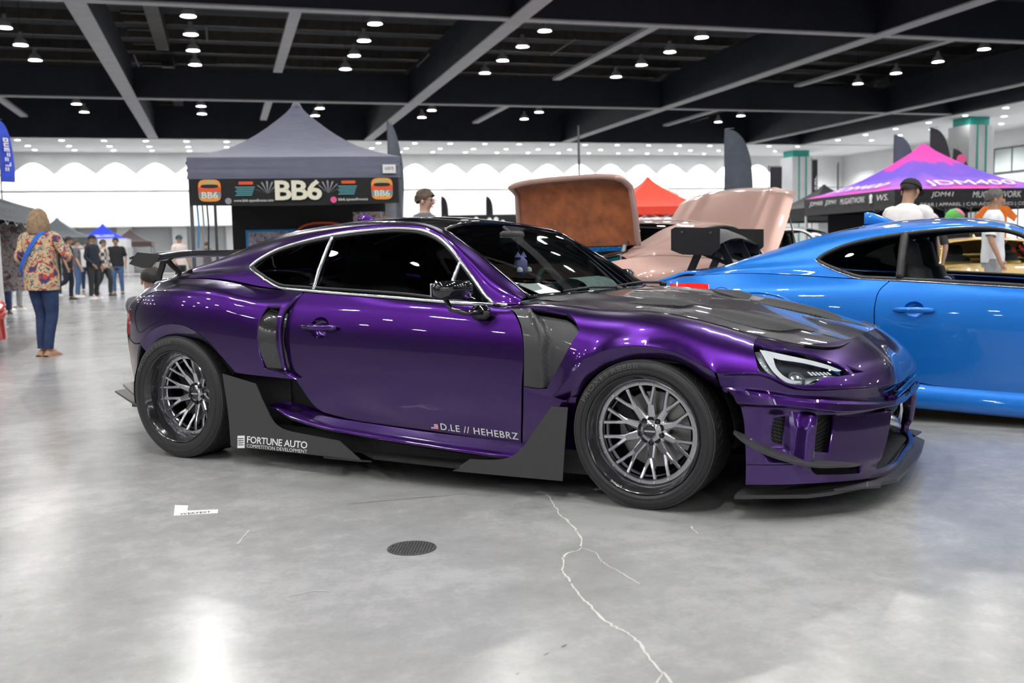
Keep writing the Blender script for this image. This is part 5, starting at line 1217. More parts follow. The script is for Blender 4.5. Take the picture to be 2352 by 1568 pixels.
M_art2 = art('booth_collage_print', [(.06, .05, .06), (.30, .18, .20), (.55, .50, .50), (.10, .10, .12), (.35, .22, .25)], 7.)

def canopy(name, loc, rz, wx, wy, eave, peak, val, label, m_roof, m_val, m_leg=None, sag=.16, group='pop-up canopies', legs=True, wave=.012):
    """pop-up tent; local origin at the near-left leg, x along the front, y to the back"""
    r = empty(name, loc, rz, label, 'canopy', group); cx, cy = wx/2, wy/2
    def roof(side):
        b = MB(); n, k = 13, 11; V = []
        for i in range(k):
            t = i/(k-1); zz = eave+(peak-eave)*(t-sag*math.sin(math.pi*t)*.9)
            for j in range(n):
                u = -1+2*j/(n-1); ex, ey = [((u, -1)), ((1, u)), ((-u, 1)), ((-1, -u))][side]
                kk = max(.022, 1-t); V.append((cx+ex*cx*kk, cy+ey*cy*kk, zz-.03*math.sin(math.pi*(u+1)/2)*math.sin(math.pi*t)))
        b.add(V, [(i*n+j, i*n+j+1, (i+1)*n+j+1, (i+1)*n+j) for i in range(k-1) for j in range(n-1)]); return b.build('roof_panel', m_roof, r, smooth=True)
    roofs = [roof(s_) for s_ in range(4)]
    one('roof_cap', m_roof, r, 'lathe', [(.0001, peak+.03), (.05, peak+.015), (.09, peak-.06)], (cx, cy, 0), 12, smooth=True)
    vals = []
    for side in range(4):
        b = MB()
        def fn(u, v_, side=side):
            w_ = wave*math.sin(v_*19+side)*(math.sin(u*7)*.5+.5); p = [(u*wx, -w_-.004), (wx+w_+.004, u*wy), ((1-u)*wx, wy+w_+.004), (-w_-.004, (1-u)*wy)][side]; return (p[0], p[1], eave-v_*val)
        b.grid(fn, np.linspace(0, 1, 31), np.linspace(0, 1, 9)); vals.append(b.build('valance', m_val, r, smooth=True))
    if legs:
        for (x, y) in ((.03, .03), (wx-.03, .03), (.03, wy-.03), (wx-.03, wy-.03)):
            l = one('leg', m_leg or M_pole, r, 'box', (x, y, (eave-.05)/2), (.045, .045, eave-.05)); one('foot', m_leg or M_pole, l, 'box', (x, y, .005), (.12, .12, .01))
        b = MB()
        for (p, q) in (((.03, .03), (wx-.03, .03)), ((wx-.03, .03), (wx-.03, wy-.03)), ((.03, wy-.03), (wx-.03, wy-.03)), ((.03, .03), (.03, wy-.03))):
            for s_ in range(4):
                a0, a1 = s_/4, (s_+1)/4; f_ = lambda t: np.array([p[0]+(q[0]-p[0])*t, p[1]+(q[1]-p[1])*t])
                for za, zb in ((eave-.06, eave-.38), (eave-.38, eave-.06)): b.tube([(*f_(a0), za), (*f_(a1), zb)], .010, 4)
        b.build('truss', m_leg or M_pole, r)
    return r, roofs, vals
def flat(name, s, m, par, cx, cz, w, h, y=-.03, side='front', wx=0, **kw):
    if side == 'front': fn = lambda q: np.stack([cx+q[:, 0], np.full(len(q), y), cz+q[:, 1]], 1)
    elif side == 'left': fn = lambda q: np.stack([np.full(len(q), y), cx-q[:, 0], cz+q[:, 1]], 1)
    return lettering(name, s, m, par, fn, w, h, **kw)
def quad(name, m, par, x0, x1, z0, z1, y): return mesh_obj(name, [(x0, y, z0), (x1, y, z0), (x1, y, z1), (x0, y, z1)], [(0, 1, 2, 3)], m, par)
def slab(name, m, par, x0, x1, z0, z1, y, t=.004): return one(name, m, par, 'box', ((x0+x1)/2, y, (z0+z1)/2), (x1-x0, t, z1-z0))
def blob(name, m, par, cx, cz, rx, rz_, y, n=28, power=2.):
    pts = [(cx+rx*np.sign(math.cos(a))*abs(math.cos(a))**(2/power), y, cz+rz_*np.sign(math.sin(a))*abs(math.sin(a))**(2/power)) for a in np.linspace(0, 2*math.pi, n, endpoint=False)]
    return mesh_obj(name, pts, [tuple(range(n))], m, par)

def marks(name, m, par, fn, w, h, n, seed=1):
    r_ = random.Random(seed); b = MB(); cw_ = w/n
    for k in range(n):
        x0 = -w/2+k*cw_+cw_*.08; x1 = x0+cw_*.76
        for (a, c, d, e) in ((x0, x0+cw_*.22, -h/2, h/2), (x0, x1, h/2-h*.22, h/2), (x0, x1, -h/2, -h/2+h*.22), (x1-cw_*.22, x1, -h/2, h/2), (x0, x1, -h*.1, h*.1)):
            if r_.random() < .68: b.add(fn(np.array([(a, d), (c, d), (c, e), (a, e)])), [(0, 1, 2, 3)])
    return b.build(name, m, par, recalc=False)
# ---- charcoal canopy with the BB6 banner
bb, bbr, bbv = canopy('canopy_tent', (-4.53, 14.22, 0), math.radians(10), 3.0, 3.0, 2.455, 3.42, .31, 'charcoal pop-up canopy with BB6 banner and black backdrop', M_char, M_char, sag=.20, wave=.02)
t_ = slab('maker_tag', M_ink, bbv[0], 2.74, 2.93, 2.21, 2.335, -.035); marks('maker_tag_print', M_inkgrey, t_, lambda q: np.stack([2.835+q[:, 0], np.full(len(q), -.039), 2.275+q[:, 1]], 1), .13, .05, 3)
ban = MB(); ban.grid(lambda u, w_: (.02+2.94*u, -.035-.012*math.sin(u*9), 2.15-.37*w_-.02*math.sin(u*math.pi)*w_), np.linspace(0, 1, 30), np.linspace(0, 1, 5)); banner = ban.build('banner', M_darkwall, bb, smooth=True)
flat('banner_lettering', 'BB6', M_cream, banner, 1.53, 1.98, .66, .29, -.062, bold=.028, spacing=.92)
for cx in (.30, 2.72):
    e = blob('emblem', M_inkor, banner, cx, 1.985, .155, .155, -.058, power=4.); blob('emblem_red', M_inkred, e, cx, 1.965, .155, .085, -.060, power=5.); blob('emblem_teal', M_inkteal, e, cx, 1.925, .15, .035, -.0615, power=6.); blob('emblem_sun', M_inkgold, e, cx, 2.085, .10, .045, -.0615); blob('emblem_window', M_blackf, e, cx, 2.045, .12, .025, -.063, power=3.)
    flat('emblem_lettering', 'BB6', M_cream, e, cx, 1.92, .22, .09, -.064, bold=.02)
for cx in (.80, 2.24):
    g = blob('graphic_header', M_inkred, banner, cx, 2.085, .10, .022, -.058, power=8.)
    for k in range(5): slab('graphic_stripe', M_inkteal, g, cx-.15+.02*(k % 2), cx+.12-.02*k*.5, 2.035-.028*k-.016, 2.035-.028*k, -.058)
for cx, sg in ((1.10, 1), (1.95, -1)):
    b = MB()
    for k in range(7):
        a = math.radians(20+24*k); b.add([(cx, -.059, 1.93), (cx+.17*math.cos(a)-.015*math.sin(a), -.059, 1.95+.15*math.sin(a)), (cx+.19*math.cos(a), -.059, 1.95+.17*math.sin(a)), (cx+.17*math.cos(a)+.015*math.sin(a), -.059, 1.95+.15*math.sin(a))], [(0, 1, 2, 3)])
    b.build('palm_graphic', M_inkgrey, banner)
blob('web_icon', M_inkgrey, banner, .55, 1.835, .045, .045, -.06); flat('web_lettering', 'www.bb6-speedhouse.com', M_ink, banner, .90, 1.835, .55, .05, -.06)
blob('social_icon', M_inkpink, banner, 2.02, 1.835, .045, .045, -.06); flat('social_lettering', 'bb6.speedhouse', M_ink, banner, 2.30, 1.835, .42, .05, -.06)
bd = slab('backdrop', M_darkwall, bb, .30, 3.0, .05, 2.1, 2.95, .02)
fr_ = slab('picture_frame', M_inkblue, bd, .52, 1.55, .70, 1.50, 2.93); slab('picture_print', M_art, fr_, .56, 1.53, .74, 1.465, 2.925); slab('print_panel', M_art2, bd, 2.35, 2.95, .5, 1.78, 2.93)
e = blob('round_sign', M_inkred, bd, 1.83, 1.30, .50, .32, 2.90, power=2.6); blob('round_sign_face', M_blackf, e, 1.83, 1.29, .475, .295, 2.895, power=2.6); blob('round_sign_patch', M_art2, e, 1.83, 1.30, .36, .20, 2.89, power=2.6)
for k, (x, c_) in enumerate(((.10, M_inkblue), (.17, M_inkgrey), (.235, M_blackf))): one('hanging_lanyard', c_, bb, 'tube', [(x, .1, 1.80), (x+.01, .1, 1.5), (x-.01, .1, 1.18-.05*k)], .012, 6)
one('banner_stand', M_inkgrey, bb, 'box', (2.86, .35, 1.2), (.16, .02, 1.2))

# ---- purple pink canopy
pk, pkr, pkv = canopy('canopy_tent', (9.30, 24.2, 0), math.radians(11.2), 4.5, 4.5, 2.32, 3.62, .47, 'purple and pink printed canopy with black lettered valance', M_galaxy, M_blackf, M_polew, sag=.17)
def slope_text(s, par, u0, w_, h_, t0, side):
    def fn(q):
        out = []
        for a, b_ in q:
            t = t0+b_/1.9; zz = 2.32+1.30*(t-.17*math.sin(math.pi*t)*.9)+.045; kk = 1-t
            if side == 0: out.append((2.25+(u0+a)*1., 2.25-2.25*kk-.03, zz))
            else: out.append((2.25-2.25*kk-.03, 2.25-(u0+a), zz))
        return np.array(out)
    return lettering('roof_lettering', s, M_ink, par, fn, w_, h_, shear=.1)
slope_text('JDM400', pkr[0], .05, 2.5, .42, .16, 0); slope_text('JDM400', pkr[3], .0, 2.5, .40, .16, 1)
flat('valance_lettering', 'JDM41', M_ink, pkv[0], 1.25, 2.17, .62, .15, -.05, shear=.2); flat('valance_lettering', 'MUGARTWORK', M_ink, pkv[0], 2.75, 2.17, 1.35, .15, -.05, shear=.2); flat('valance_lettering', 'WS.', M_ink, pkv[0], 4.05, 2.17, .5, .15, -.05)
flat('valance_lettering', 'GEAR | APPAREL | CAR ACCESSORIES | COLLECTIBLES', M_ink, pkv[0], 2.5, 1.93, 3.7, .10, -.05, bold=0.)
for s, c_, w_ in (('JDM400', 3.75, .75), ('JDM41', 2.95, .6), ('MUGARTWORK', 1.85, 1.2), ('WS.', .45, .5)): flat('valance_lettering', s, M_ink, pkv[3], c_, 2.15, w_, .15, -.05, 'left', shear=.2)
b = MB(); b.lathe([(.0001, .10), (.05, .09), (.075, .04), (.06, -.02), (.05, -.06), (.075, -.12), (.0001, -.12)], n=14); o = b.build('valance_badge', M_ink, pkv[3], smooth=True); o.location = (-.03, 1.0, 2.16); o.scale = (.25, 1, 1)
for (x, c_, y) in ((.4, M_darkwall, 3.9), (2.6, M_darkwall, 4.3)): slab('side_wall', c_, pk, x, x+1.9, .3, 1.85, y, .02)
# goods under it
M_orange = fabric('orange_jersey_cloth', (.85, .20, .02)); M_green = fabric('green_plush', (.12, .55, .10)); M_pinkp = fabric('pink_plush', (.8, .25, .4))
def jersey(loc, rz, m, label):
    b = MB(); b.prism([(-.24, 0), (.24, 0), (.25, .52), (.44, .40), (.50, .52), (.27, .72), (.10, .74), (0, .69), (-.10, .74), (-.27, .72), (-.50, .52), (-.44, .40), (-.25, .52)], -.02, .02, lambda a, z, h_: (a, h_*(1+.8*math.cos(a*5)), z)); o = b.build('jersey', m, None, loc=loc, rz=rz); return tag(o, label, 'shirt')
jersey((10.05, 20.7, 1.02), .2, M_orange, 'bright orange jersey hanging at the purple canopy stall')
rk = empty('garment_rail', (10.05, 20.76, 0), .2, 'thin metal garment rail holding an orange jersey', 'rail'); one('rail_frame', M_pole, rk, 'tube', [(-.55, 0, 0), (-.55, 0, 1.80), (.55, 0, 1.80), (.55, 0, 0)], .014, 6); one('hook', M_pole, rk, 'tube', [(0, 0, 1.80), (0, -.03, 1.74), (0, -.06, 1.70)], .008, 6)
def plush(loc, m, m2, label, s_=.2):
    b = MB(); b.lathe([(.0001, s_), (s_*.5, s_*.87), (s_*.87, s_*.5), (s_, 0), (s_*.85, -s_*.55), (s_*.4, -s_*.9), (.0001, -s_)], n=18); o = b.build('plush_ball', m, None, smooth=True, loc=loc); tag(o, label, 'plush')
    b = MB(); b.lathe([(.0001, s_*1.02), (s_*.4, s_*.94), (s_*.62, s_*.82)], n=14); q = b.build('plush_patch', m2, o, smooth=True); q.rotation_euler = (.5, .6, 0); return o
plush((9.6, 21.6, 1.545), M_green, M_pinkp, 'green round plush on the stall under the purple canopy', .20); plush((9.05, 21.5, 1.50), M_pinkp, M_ink, 'pink plush on the stall under the purple canopy', .155)
tb = empty('display_table', (8.6, 21.6, 0), .15, 'dark display table carrying plush toys under the purple canopy', 'table'); slab('table_cloth', M_darkwall, tb, 0, 1.9, 0, 1.3, 0, .6); slab('table_top', M_blackf, tb, -.05, 1.95, 1.3, 1.34, 0, .7)

# ---- other canopies
r_, rr_, rv_ = canopy('canopy_tent', (4.799-1.6, 30.6, 0), math.radians(8), 3., 3., 2.32, 3.30, .25, 'red pop-up canopy with white logo behind the copper car', M_redf, M_redf, M_polew)
b = MB()
for pts in ([(-.45, -.10), (-.30, .12), (-.12, .02), (.02, .14)], [(-.30, -.28), (-.16, -.06), (-.02, -.20), (.10, -.08)], [(-.02, .14), (.05, .42), (.40, .12)], [(.06, .42), (-.02, .14), (.28, .02)]): b.tube([(1.9+a*1.1, .55+(b_+.3)*.9, 2.36+(b_+.35)*.72) for a, b_ in pts], .045, 5)
b.build('roof_logo', M_ink, rr_[0])
canopy('canopy_tent', (11.475-1.3, 34.3, 0), math.radians(12), 3., 3., 2.3, 3.15, .45, 'black canopy with small white lettering beside the purple canopy', M_blackf, M_blackf, M_pole)
bt, btr, btv = canopy('canopy_tent', (-24.616-1.9, 61., 0), math.radians(16), 3., 3., 2.38, 3.30, .55, 'small blue canopy with white valance far behind the crowd', M_bluef, M_whitef, M_polew)
marks('roof_print', M_ink, btr[0], lambda q: np.stack([1.5+q[:, 0], .30+q[:, 1]*.8, 2.56+q[:, 1]], 1), 1.5, .14, 17)
canopy('canopy_tent', (-20.090-1.6, 44., 0), math.radians(16), 3., 3., 2.1, 3.0, .3, 'dark grey canopy with white star logo behind the crowd', M_greyf, M_greyf)
canopy('canopy_tent', (-26.261-1.6, 69., 0), math.radians(16), 3., 3., 2.3, 3.2, .3, 'brown canopy behind the blue canopy', M_brownf, M_brownf)
lf, lfr, lfv = canopy('canopy_tent', (-8.437-2.6, 15.2, 0), math.radians(16), 3., 3.2, 2.05, 2.9, .32, 'black canopy booth at the aisle edge hung with merchandise', M_blackf, M_greyf, M_polew)
slab('merchandise_wall', M_art2, lf, .1, 2.95, .5, 1.75, 3.0, .03)
for k in range(6): one('hanging_shirt', [M_art2, M_greyf, M_blackf][k % 3], lf, 'box', (.5+.42*k, 1.6, 1.35), (.06, .5, .75), None, .02)
slab('counter', M_blackf, lf, .3, 2.6, 0, .8, .6, .5)
ct = empty('counter_booth', (-0.952, 33, 0), .2, 'low black counter with white decals behind the purple roof', 'counter'); slab('counter_front', M_darkwall, ct, -1.2, 1.6, 0, 2.25, 0, .5)
for k in range(6): blob('decal', M_ink, ct, -.4+.22*k, 2.05+.06*math.sin(k*2.2), .08, .09, -.26)

# ---- feather and rectangular flags
def feather(loc, rz, h0, h1, w, m, label, txt=None, m_t=None, shape='feather', txt_rot=True, cat='flag'):
    r = empty('feather_flag' if shape == 'feather' else 'banner_flag', loc, rz, label, cat, 'show flags')
    L = h1-h0
    if shape == 'feather':
        left = [(0, h0), (0, h1-.02)]; right = [(0, h1), (w*.35, h1-L*.02), (w*.68, h1-L*.10), (w*.92, h1-L*.26), (w, h1-L*.45), (w, h0+L*.15), (w*.98, h0)]
        c = [(0, h0)]+[tuple(p) for p in cr(right, .1)]
        b = MB(); b.tube([(0, 0, 0), (0, 0, h1-.3), (.02, 0, h1), (w*.35, 0, h1+.01)], [.02, .014, .010, .006], 8); b.build('pole', M_pole, r)
    else:
        c = [(0, h0), (0, h1), (w, h1), (w, h0)]
        b = MB(); b.tube([(-.03, 0, 0), (-.03, 0, h1+.05)], .018, 8); b.tube([(-.03, 0, h1+.02), (w, 0, h1+.02)], .010, 6); b.build('pole', M_pole, r)
    b = MB(); b.prism(c, -.004, .004, lambda a, z, h_: (a+.0, h_+.035*math.sin(z*3.1+a*4), z)); sail = b.build('sail', m, r)
    if txt:
        f = lambda q: np.stack([w*.52-q[:, 1], -.012+.035*np.sin((h0+L*.45+q[:, 0])*3.1+(w*.52-q[:, 1])*4), h0+L*.45+q[:, 0]], 1)
        marks('sail_print', m_t or M_ink, sail, f, L*.55, w*.42, txt, int(loc[1]*10))
    one('base', M_pole, r, 'lathe', [(.0001, .03), (.22, .03), (.24, 0)], n=16)
    return r
M_flagblue = fabric('blue_flag_cloth', (.03, .07, .55)); M_flagdark = fabric('dark_flag_cloth', (.075, .09, .12), .3, 1.2); M_flagblack = fabric('black_flag_cloth', (.02, .02, .025))
feather((-11.585, 23, 0), math.radians(66), 2.879, 4.287, .36, M_flagblue, 'narrow blue feather flag with white letters', 7, None)
feather((-2.844, 24, 0), math.radians(55), 1.2, 4.186, .50, M_flagdark, 'dark grey feather flag right behind the BB6 canopy')
feather((1.539, 22, 0), math.radians(86), 1.5, 3.735, .5, M_flagblack, 'black feather flag seen edge-on above the copper boot lid')
feather((5.378, 25, 0), math.radians(0), 1.4, 3.939, .68, M_flagdark, 'large smoky grey feather flag behind the copper bonnet')
feather((7.792, 30, 0), 0, 1.6, 3.366, .36, M_flagblack, 'black banner flag with gold upright lettering', 6, M_inkgold, 'rect')
feather((12.103, 40, 0), 0, 2.2, 4.388, .20, M_flagblack, 'thin dark banner flag near the teal-topped column', 6, None, 'rect')
feather((13.118, 40, 0), math.radians(75), 1.5, 4.226, .35, M_flagblack, 'thin dark flag seen edge-on behind the purple canopy', None, None, 'rect')
feather((11.491, 30, 0), 0, 1.5, 4.240, .66, M_flagdark, 'grey feather flag rising behind the purple canopy peak', 3)
feather((12.776, 30.5, 0), 0, 1.5, 4.483, .66, M_flagblack, 'black feather flag with upright white letters behind the purple canopy', 4)
f10 = feather((13.690, 31, 0), 0, 1.5, 3.874, .52, M_flagblack, 'black feather flag with pink round emblem behind the purple canopy'); blob('emblem', M_inkpink, f10, .24, 3.55, .15, .15, -.06)
for x, zt_ in ((-4.040, 4.422), (-1.364, 4.361)): feather((x, 60, 0), 0, 2.6, zt_, .40, M_flagblack, 'tiny dark feather flag far off by the end wall')
# ================================================================== people
M_skin = [noisy('skin_light', (.58, .36, .27), .06, 12, .5), noisy('skin_tan', (.42, .24, .16), .06, 12, .5), noisy('skin_brown', (.30, .16, .10), .06, 12, .5)]
def hairm(name, c): return noisy(name, c, .35, 30, .6, bmp=.4)
M_hair = dict(black=hairm('black_hair', (.016, .013, .012)), brown=hairm('brown_hair', (.07, .045, .03)), blond=hairm('ash_blond_hair', (.26, .17, .10)), grey=hairm('grey_hair', (.09, .085, .08)))
def cloth(name, c, var=.15, s=14): return noisy(name, c, var, s, .85, bmp=.15)
M_jean = cloth('dark_blue_jeans', (.018, .035, .10), .35, 9); M_jeanl = cloth('blue_jeans', (.07, .13, .26)); M_jeang = cloth('grey_jeans', (.32, .33, .35)); M_tee = cloth('black_tee', (.018, .018, .022)); M_navy = cloth('navy_jacket', (.016, .020, .034)); M_wtee = cloth('white_tee', (.78, .76, .75), .05); M_pinkw = cloth('pale_pink_shirt', (.72, .62, .60), .05); M_dk = cloth('dark_trousers', (.03, .032, .036)); M_greytee = cloth('grey_tee', (.12, .12, .14)); M_wpolo = cloth('white_polo', (.72, .74, .78), .05)
M_plaid = mat('plaid_cloth', (.7, .65, .6), .85); v = coords(M_plaid, scale=(9, 9, 9)); ck = nd(M_plaid, 'ShaderNodeTexChecker'); lk(M_plaid, v, ck.inputs['Vector']); ck.inputs['Scale'].default_value = 1.; ck.inputs['Color1'].default_value = (.66, .60, .54, 1); ck.inputs['Color2'].default_value = (.07, .06, .06, 1); lk(M_plaid, ck.outputs['Color'], bsdf(M_plaid).inputs['Base Color'])
M_floral = mat('floral_blouse', (.5, .4, .3), .8); v = coords(M_floral); f = noise(M_floral, v, 8., 3, .6, .5)
lk(M_floral, ramp(M_floral, f, [(.30, (.03, .05, .14)), (.385, (.40, .05, .05)), (.43, (.50, .36, .20)), (.485, (.58, .44, .26)), (.53, (.05, .10, .14)), (.57, (.55, .42, .28)), (.62, (.42, .10, .06)), (.68, (.06, .08, .20))], 'CONSTANT'), bsdf(M_floral).inputs['Base Color'])
M_shoew = mat('white_shoe', (.75, .75, .77), .6); M_shoed = mat('dark_shoe', (.02, .02, .02), .6); M_sandal = mat('tan_sandal', (.35, .20, .13), .6); M_maroon = cloth('maroon_cap', (.09, .012, .025)); M_teal_c = cloth('dark_teal_cap', (.02, .09, .09)); M_strap = cloth('blue_strap', (.03, .13, .55)); M_eye = mat('eye_dark', (.02, .015, .012), .2); M_lip = mat('lip', (.40, .16, .13), .5)

def skin_obj(name, chains, m, parent, sub=2):
    """chains: list of lists of (key or None, pos, rx, ry); first chain starts at the root"""
    V, E, R, key = [], [], [], {}
    for ch in chains:
        prev = None
        for (k, p, r) in ch:
            if k in key and k is not None: i = key[k]
            else:
                i = len(V); V.append(tuple(p)); R.append(r if isinstance(r, tuple) else (r, r))
                if k is not None: key[k] = i
            if prev is not None: E.append((prev, i))
            prev = i
    me = bpy.data.meshes.new(name); me.from_pydata(V, E, []); me.materials.append(m)
    o = bpy.data.objects.new(name, me); COL.objects.link(o); o.parent = parent
    md = o.modifiers.new('skin', 'SKIN'); md.use_smooth_shade = True; md.branch_smoothing = .4
    sv = me.skin_vertices[0].data
    for i, r in enumerate(R): sv[i].radius = r; sv[i].use_root = (i == 0)
    ss = o.modifiers.new('sub', 'SUBSURF'); ss.levels = sub; ss.render_levels = sub
    return o
def rot_x(p, a, pivot):
    p = np.asarray(p, float)-pivot; c, s = math.cos(a), math.sin(a); return np.array([p[0], p[1]*c-p[2]*s, p[1]*s+p[2]*c])+pivot
def person(loc, rz, H, label, skin=0, hair='black', style='short', shirt=None, sleeve='short', pants=None, shoes=None, arms=None, legs=None, lean=0., drop=0., head_tilt=0., head_turn=0., cap=None, fat=1., hem=.86, extras=(), look=True):
    """local frame: faces -y, feet at z=0, 1.72 m tall before scaling"""
    r = empty('person', loc, rz, label, 'person', 'visitors of the show'); k = H/1.72; r.scale = (k, k, k)
    piv = np.array([0, 0, .94-drop]); U = lambda p: rot_x(np.asarray(p, float)-np.array([0, 0, drop]), lean, piv)
    ms = M_skin[skin]
    A = dict(le=(.27, .04, 1.14), lw=(.27, -.06, .90), re=(-.27, .04, 1.14), rw=(-.27, -.06, .90)); A.update(arms or {})
    Lg = dict(lk=(.11, -.01, .50), la=(.115, .03, .09), rk=(-.11, -.01, .50), ra=(-.115, .03, .09)); Lg.update(legs or {})
    nb, hd_ = U((0, .015, 1.47)), U((0, -.02, 1.60)); ht, hu = head_tilt, head_turn
    def Hh(p):   # head-local -> body
        p = np.asarray(p, float); c, s = math.cos(hu), math.sin(hu); p = np.array([p[0]*c-p[1]*s, p[0]*s+p[1]*c, p[2]]); return rot_x(p, ht+lean, np.zeros(3))+hd_
    ch = [[('pel', (0, 0, .94-drop), (.13, .10)), ('sp', U((0, 0, 1.14)), (.12, .09)), ('ch', U((0, .0, 1.34)), (.14, .10)), ('nb', nb, .058), ('n2', nb*.45+Hh((0, .02, -.07))*.55, .052), ('hc', Hh((0, .012, -.015)), (.074, .088)), ('h2', Hh((0, .018, .055)), (.076, .090)), ('ht', Hh((0, .015, .105)), (.055, .065))],
          [('hc', 0, 0), ('jaw', Hh((0, -.045, -.062)), (.040, .034))], [('hc', 0, 0), ('nose', Hh((0, -.098, -.015)), (.014, .018))]]
    for s_, e, w_ in ((1, 'le', 'lw'), (-1, 're', 'rw')):
        sh = U((s_*.175, .005, 1.415)); el, wr = U(A[e]), U(A[w_]); d = wr-el; d /= np.linalg.norm(d)
        side = np.cross(d, np.array([s_, 0, 0.])); side /= np.linalg.norm(side)+1e-9
        palm = wr+d*.075; kk = 'L' if s_ > 0 else 'R'
        ch.append([('ch', 0, 0), (kk+'s', sh, .055), (None, (sh+el)/2, .046), (kk+'e', el, .038), (None, el*.5+wr*.5, .034), (kk+'w', wr, .024), (kk+'p', palm, (.034, .018))])
        curl = np.cross(side, d)
        for q, ln in ((-.027, .055), (-.009, .068), (.009, .064), (.026, .048)):
            b0 = palm+side*q+d*.018; ch.append([(kk+'p', 0, 0), (None, b0+d*ln*.5, .0095), (None, b0+d*ln*.9+curl*.02, .0075)])
        ch.append([(kk+'p', 0, 0), (None, wr+d*.05-side*.042+curl*.012, .010), (None, wr+d*.085-side*.052+curl*.02, .008)])
        kn, an = np.array(Lg[('l' if s_ > 0 else 'r')+'k'], float), np.array(Lg[('l' if s_ > 0 else 'r')+'a'], float)
        hip = np.array([s_*.095, 0, .90-drop]); ch.append([('pel', 0, 0), (kk+'h', hip, .085), (None, (hip+kn)/2, .068), (kk+'k', kn, .052), (None, (kn+an)/2+np.array([0, .012, 0]), .045), (kk+'a', an, .032), (kk+'t', an+np.array([s_*.01, -.13, -.05]), (.036, .022))])
    body = skin_obj('body', ch, ms, r)
    # clothes: torso loft with sleeves
    secs = [(hem, .182, .130), (.95, .186, .132), (1.06, .176, .122), (1.18, .182, .122), (1.30, .200, .126), (1.385, .205, .118), (1.43, .168, .100), (1.462, .100, .078), (1.480, .066, .064)]
    b = MB(); n = 20; V = []
    for z, rx, ry in secs:
        fx = fat if z < 1.3 else 1+(fat-1)*.4
        for a in np.linspace(0, 2*math.pi, n, endpoint=False):
            c, s = math.cos(a), math.sin(a); V.append(U((rx*fx*np.sign(c)*abs(c)**.85, .008+ry*fx*np.sign(s)*abs(s)**.9, z)))
    b.add(V, [(i*n+j, i*n+(j+1) % n, (i+1)*n+(j+1) % n, (i+1)*n+j) for i in range(len(secs)-1) for j in range(n)])
    for s_, e, w_ in ((1, 'le', 'lw'), (-1, 're', 'rw')):
        sh0, sh = U((s_*.10, .005, 1.40)), U((s_*.185, .005, 1.405)); el, wr = U(A[e]), U(A[w_])
        pts = [sh0, sh, sh*.5+el*.5]+([sh*.12+el*.88] if sleeve == 'short' else [el, el*.5+wr*.5, wr*.94+el*.06]); rad = [.058, .062, .058]+([.060] if sleeve == 'short' else [.052, .048, .040])
        b.tube(cr(pts, .03), np.interp(np.linspace(0, 1, len(cr(pts, .03))), np.linspace(0, 1, len(rad)), rad), 12, cap=False)
    b.build('shirt', shirt or M_tee, r, smooth=True, recalc=True)
    b = MB(); V = []
    for z, rx, ry in ((.99, .172, .118), (.94, .178, .124), (.86, .178, .125), (.80, .168, .115)):
        V += [(rx*fat*math.cos(a), .008+ry*fat*math.sin(a), z-drop) for a in np.linspace(0, 2*math.pi, n, endpoint=False)]
    b.add(V, [(i*n+j, i*n+(j+1) % n, (i+1)*n+(j+1) % n, (i+1)*n+j) for i in range(3) for j in range(n)])
    for s_ in (1, -1):
        q = 'l' if s_ > 0 else 'r'; kn, an = np.array(Lg[q+'k'], float), np.array(Lg[q+'a'], float); hip = np.array([s_*.088, .005, .90-drop])
        pts = cr([hip, hip*.5+kn*.5, kn, kn*.5+an*.5+np.array([0, .008, 0]), an+np.array([0, 0, .0])], .04); b.tube(pts, np.interp(np.linspace(0, 1, len(pts)), [0, .25, .5, .8, 1], [.100, .092, .070, .060, .056]), 12, cap=False)
    b.build('trousers', pants or M_dk, r, smooth=True)
    for s_ in (1, -1):
        q = 'l' if s_ > 0 else 'r'; an = np.array(Lg[q+'a'], float); b = MB(); base = max(0., an[2]-.09); kn = np.array(Lg[q+'k'], float)
        b.grid(lambda u, a: (an[0]+s_*.008+.046*math.cos(a)*(1-.25*abs(u-.45)), an[1]+.07-.27*u, base+max(.0, (.085-.045*u)*math.sin(a)*(1 if .03 < u < .97 else .2))), np.linspace(0, 1, 9), np.linspace(-.15, math.pi+.15, 9)); b.build('shoe', shoes or M_shoed, r, smooth=True)
    # face and hair
    if look:
        for s_ in (1, -1):
            o = one('eye', M_eye, r, 'lathe', [(.0001, .007), (.009, .003), (.011, -.004)], n=8, axis='y', smooth=True); o.location = Hh((s_*.030, -.074, .012)); o.rotation_euler = (0, 0, hu)
            o = one('ear', ms, r, 'lathe', [(.0001, .012), (.018, .010), (.022, .0), (.012, -.008)], n=10, axis='x', smooth=True); o.location = Hh((s_*.080, .012, -.005)); o.scale = (s_, .8, 1.35); o.rotation_euler = (0, 0, hu)
        o = one('mouth', M_lip, r, 'box', (0, 0, 0), (.042, .008, .012), None, .003); o.location = Hh((0, -.066, -.058)); o.rotation_euler = (0, 0, hu)
    hm = M_hair.get(hair)
    b = MB(); rs_ = random.Random(int(abs(loc[0])*100))
    jit = [[rs_.uniform(-1, 1) for _ in range(21)] for _ in range(12)]
    def hfn(t, a, lo=-.9):
        ai = int(round((a/(2*math.pi))*20)) % 20; j = jit[int(round(t*9)) % 12][ai]
        back = .5+.5*math.sin(a); ph = t*(math.radians(118) if style == 'short' else math.radians(125))*(.60+.40*back) if style == 'short' else t*math.radians(120)*(.5+.5*back**.7)
        R_ = (.100 if cap is None else .092)+(.011 if hair == 'brown' else .005)*j; return Hh((R_*.94*math.sin(ph)*math.cos(a), .020+R_*1.12*math.sin(ph)*math.sin(a), .030+R_*1.06*math.cos(ph)))
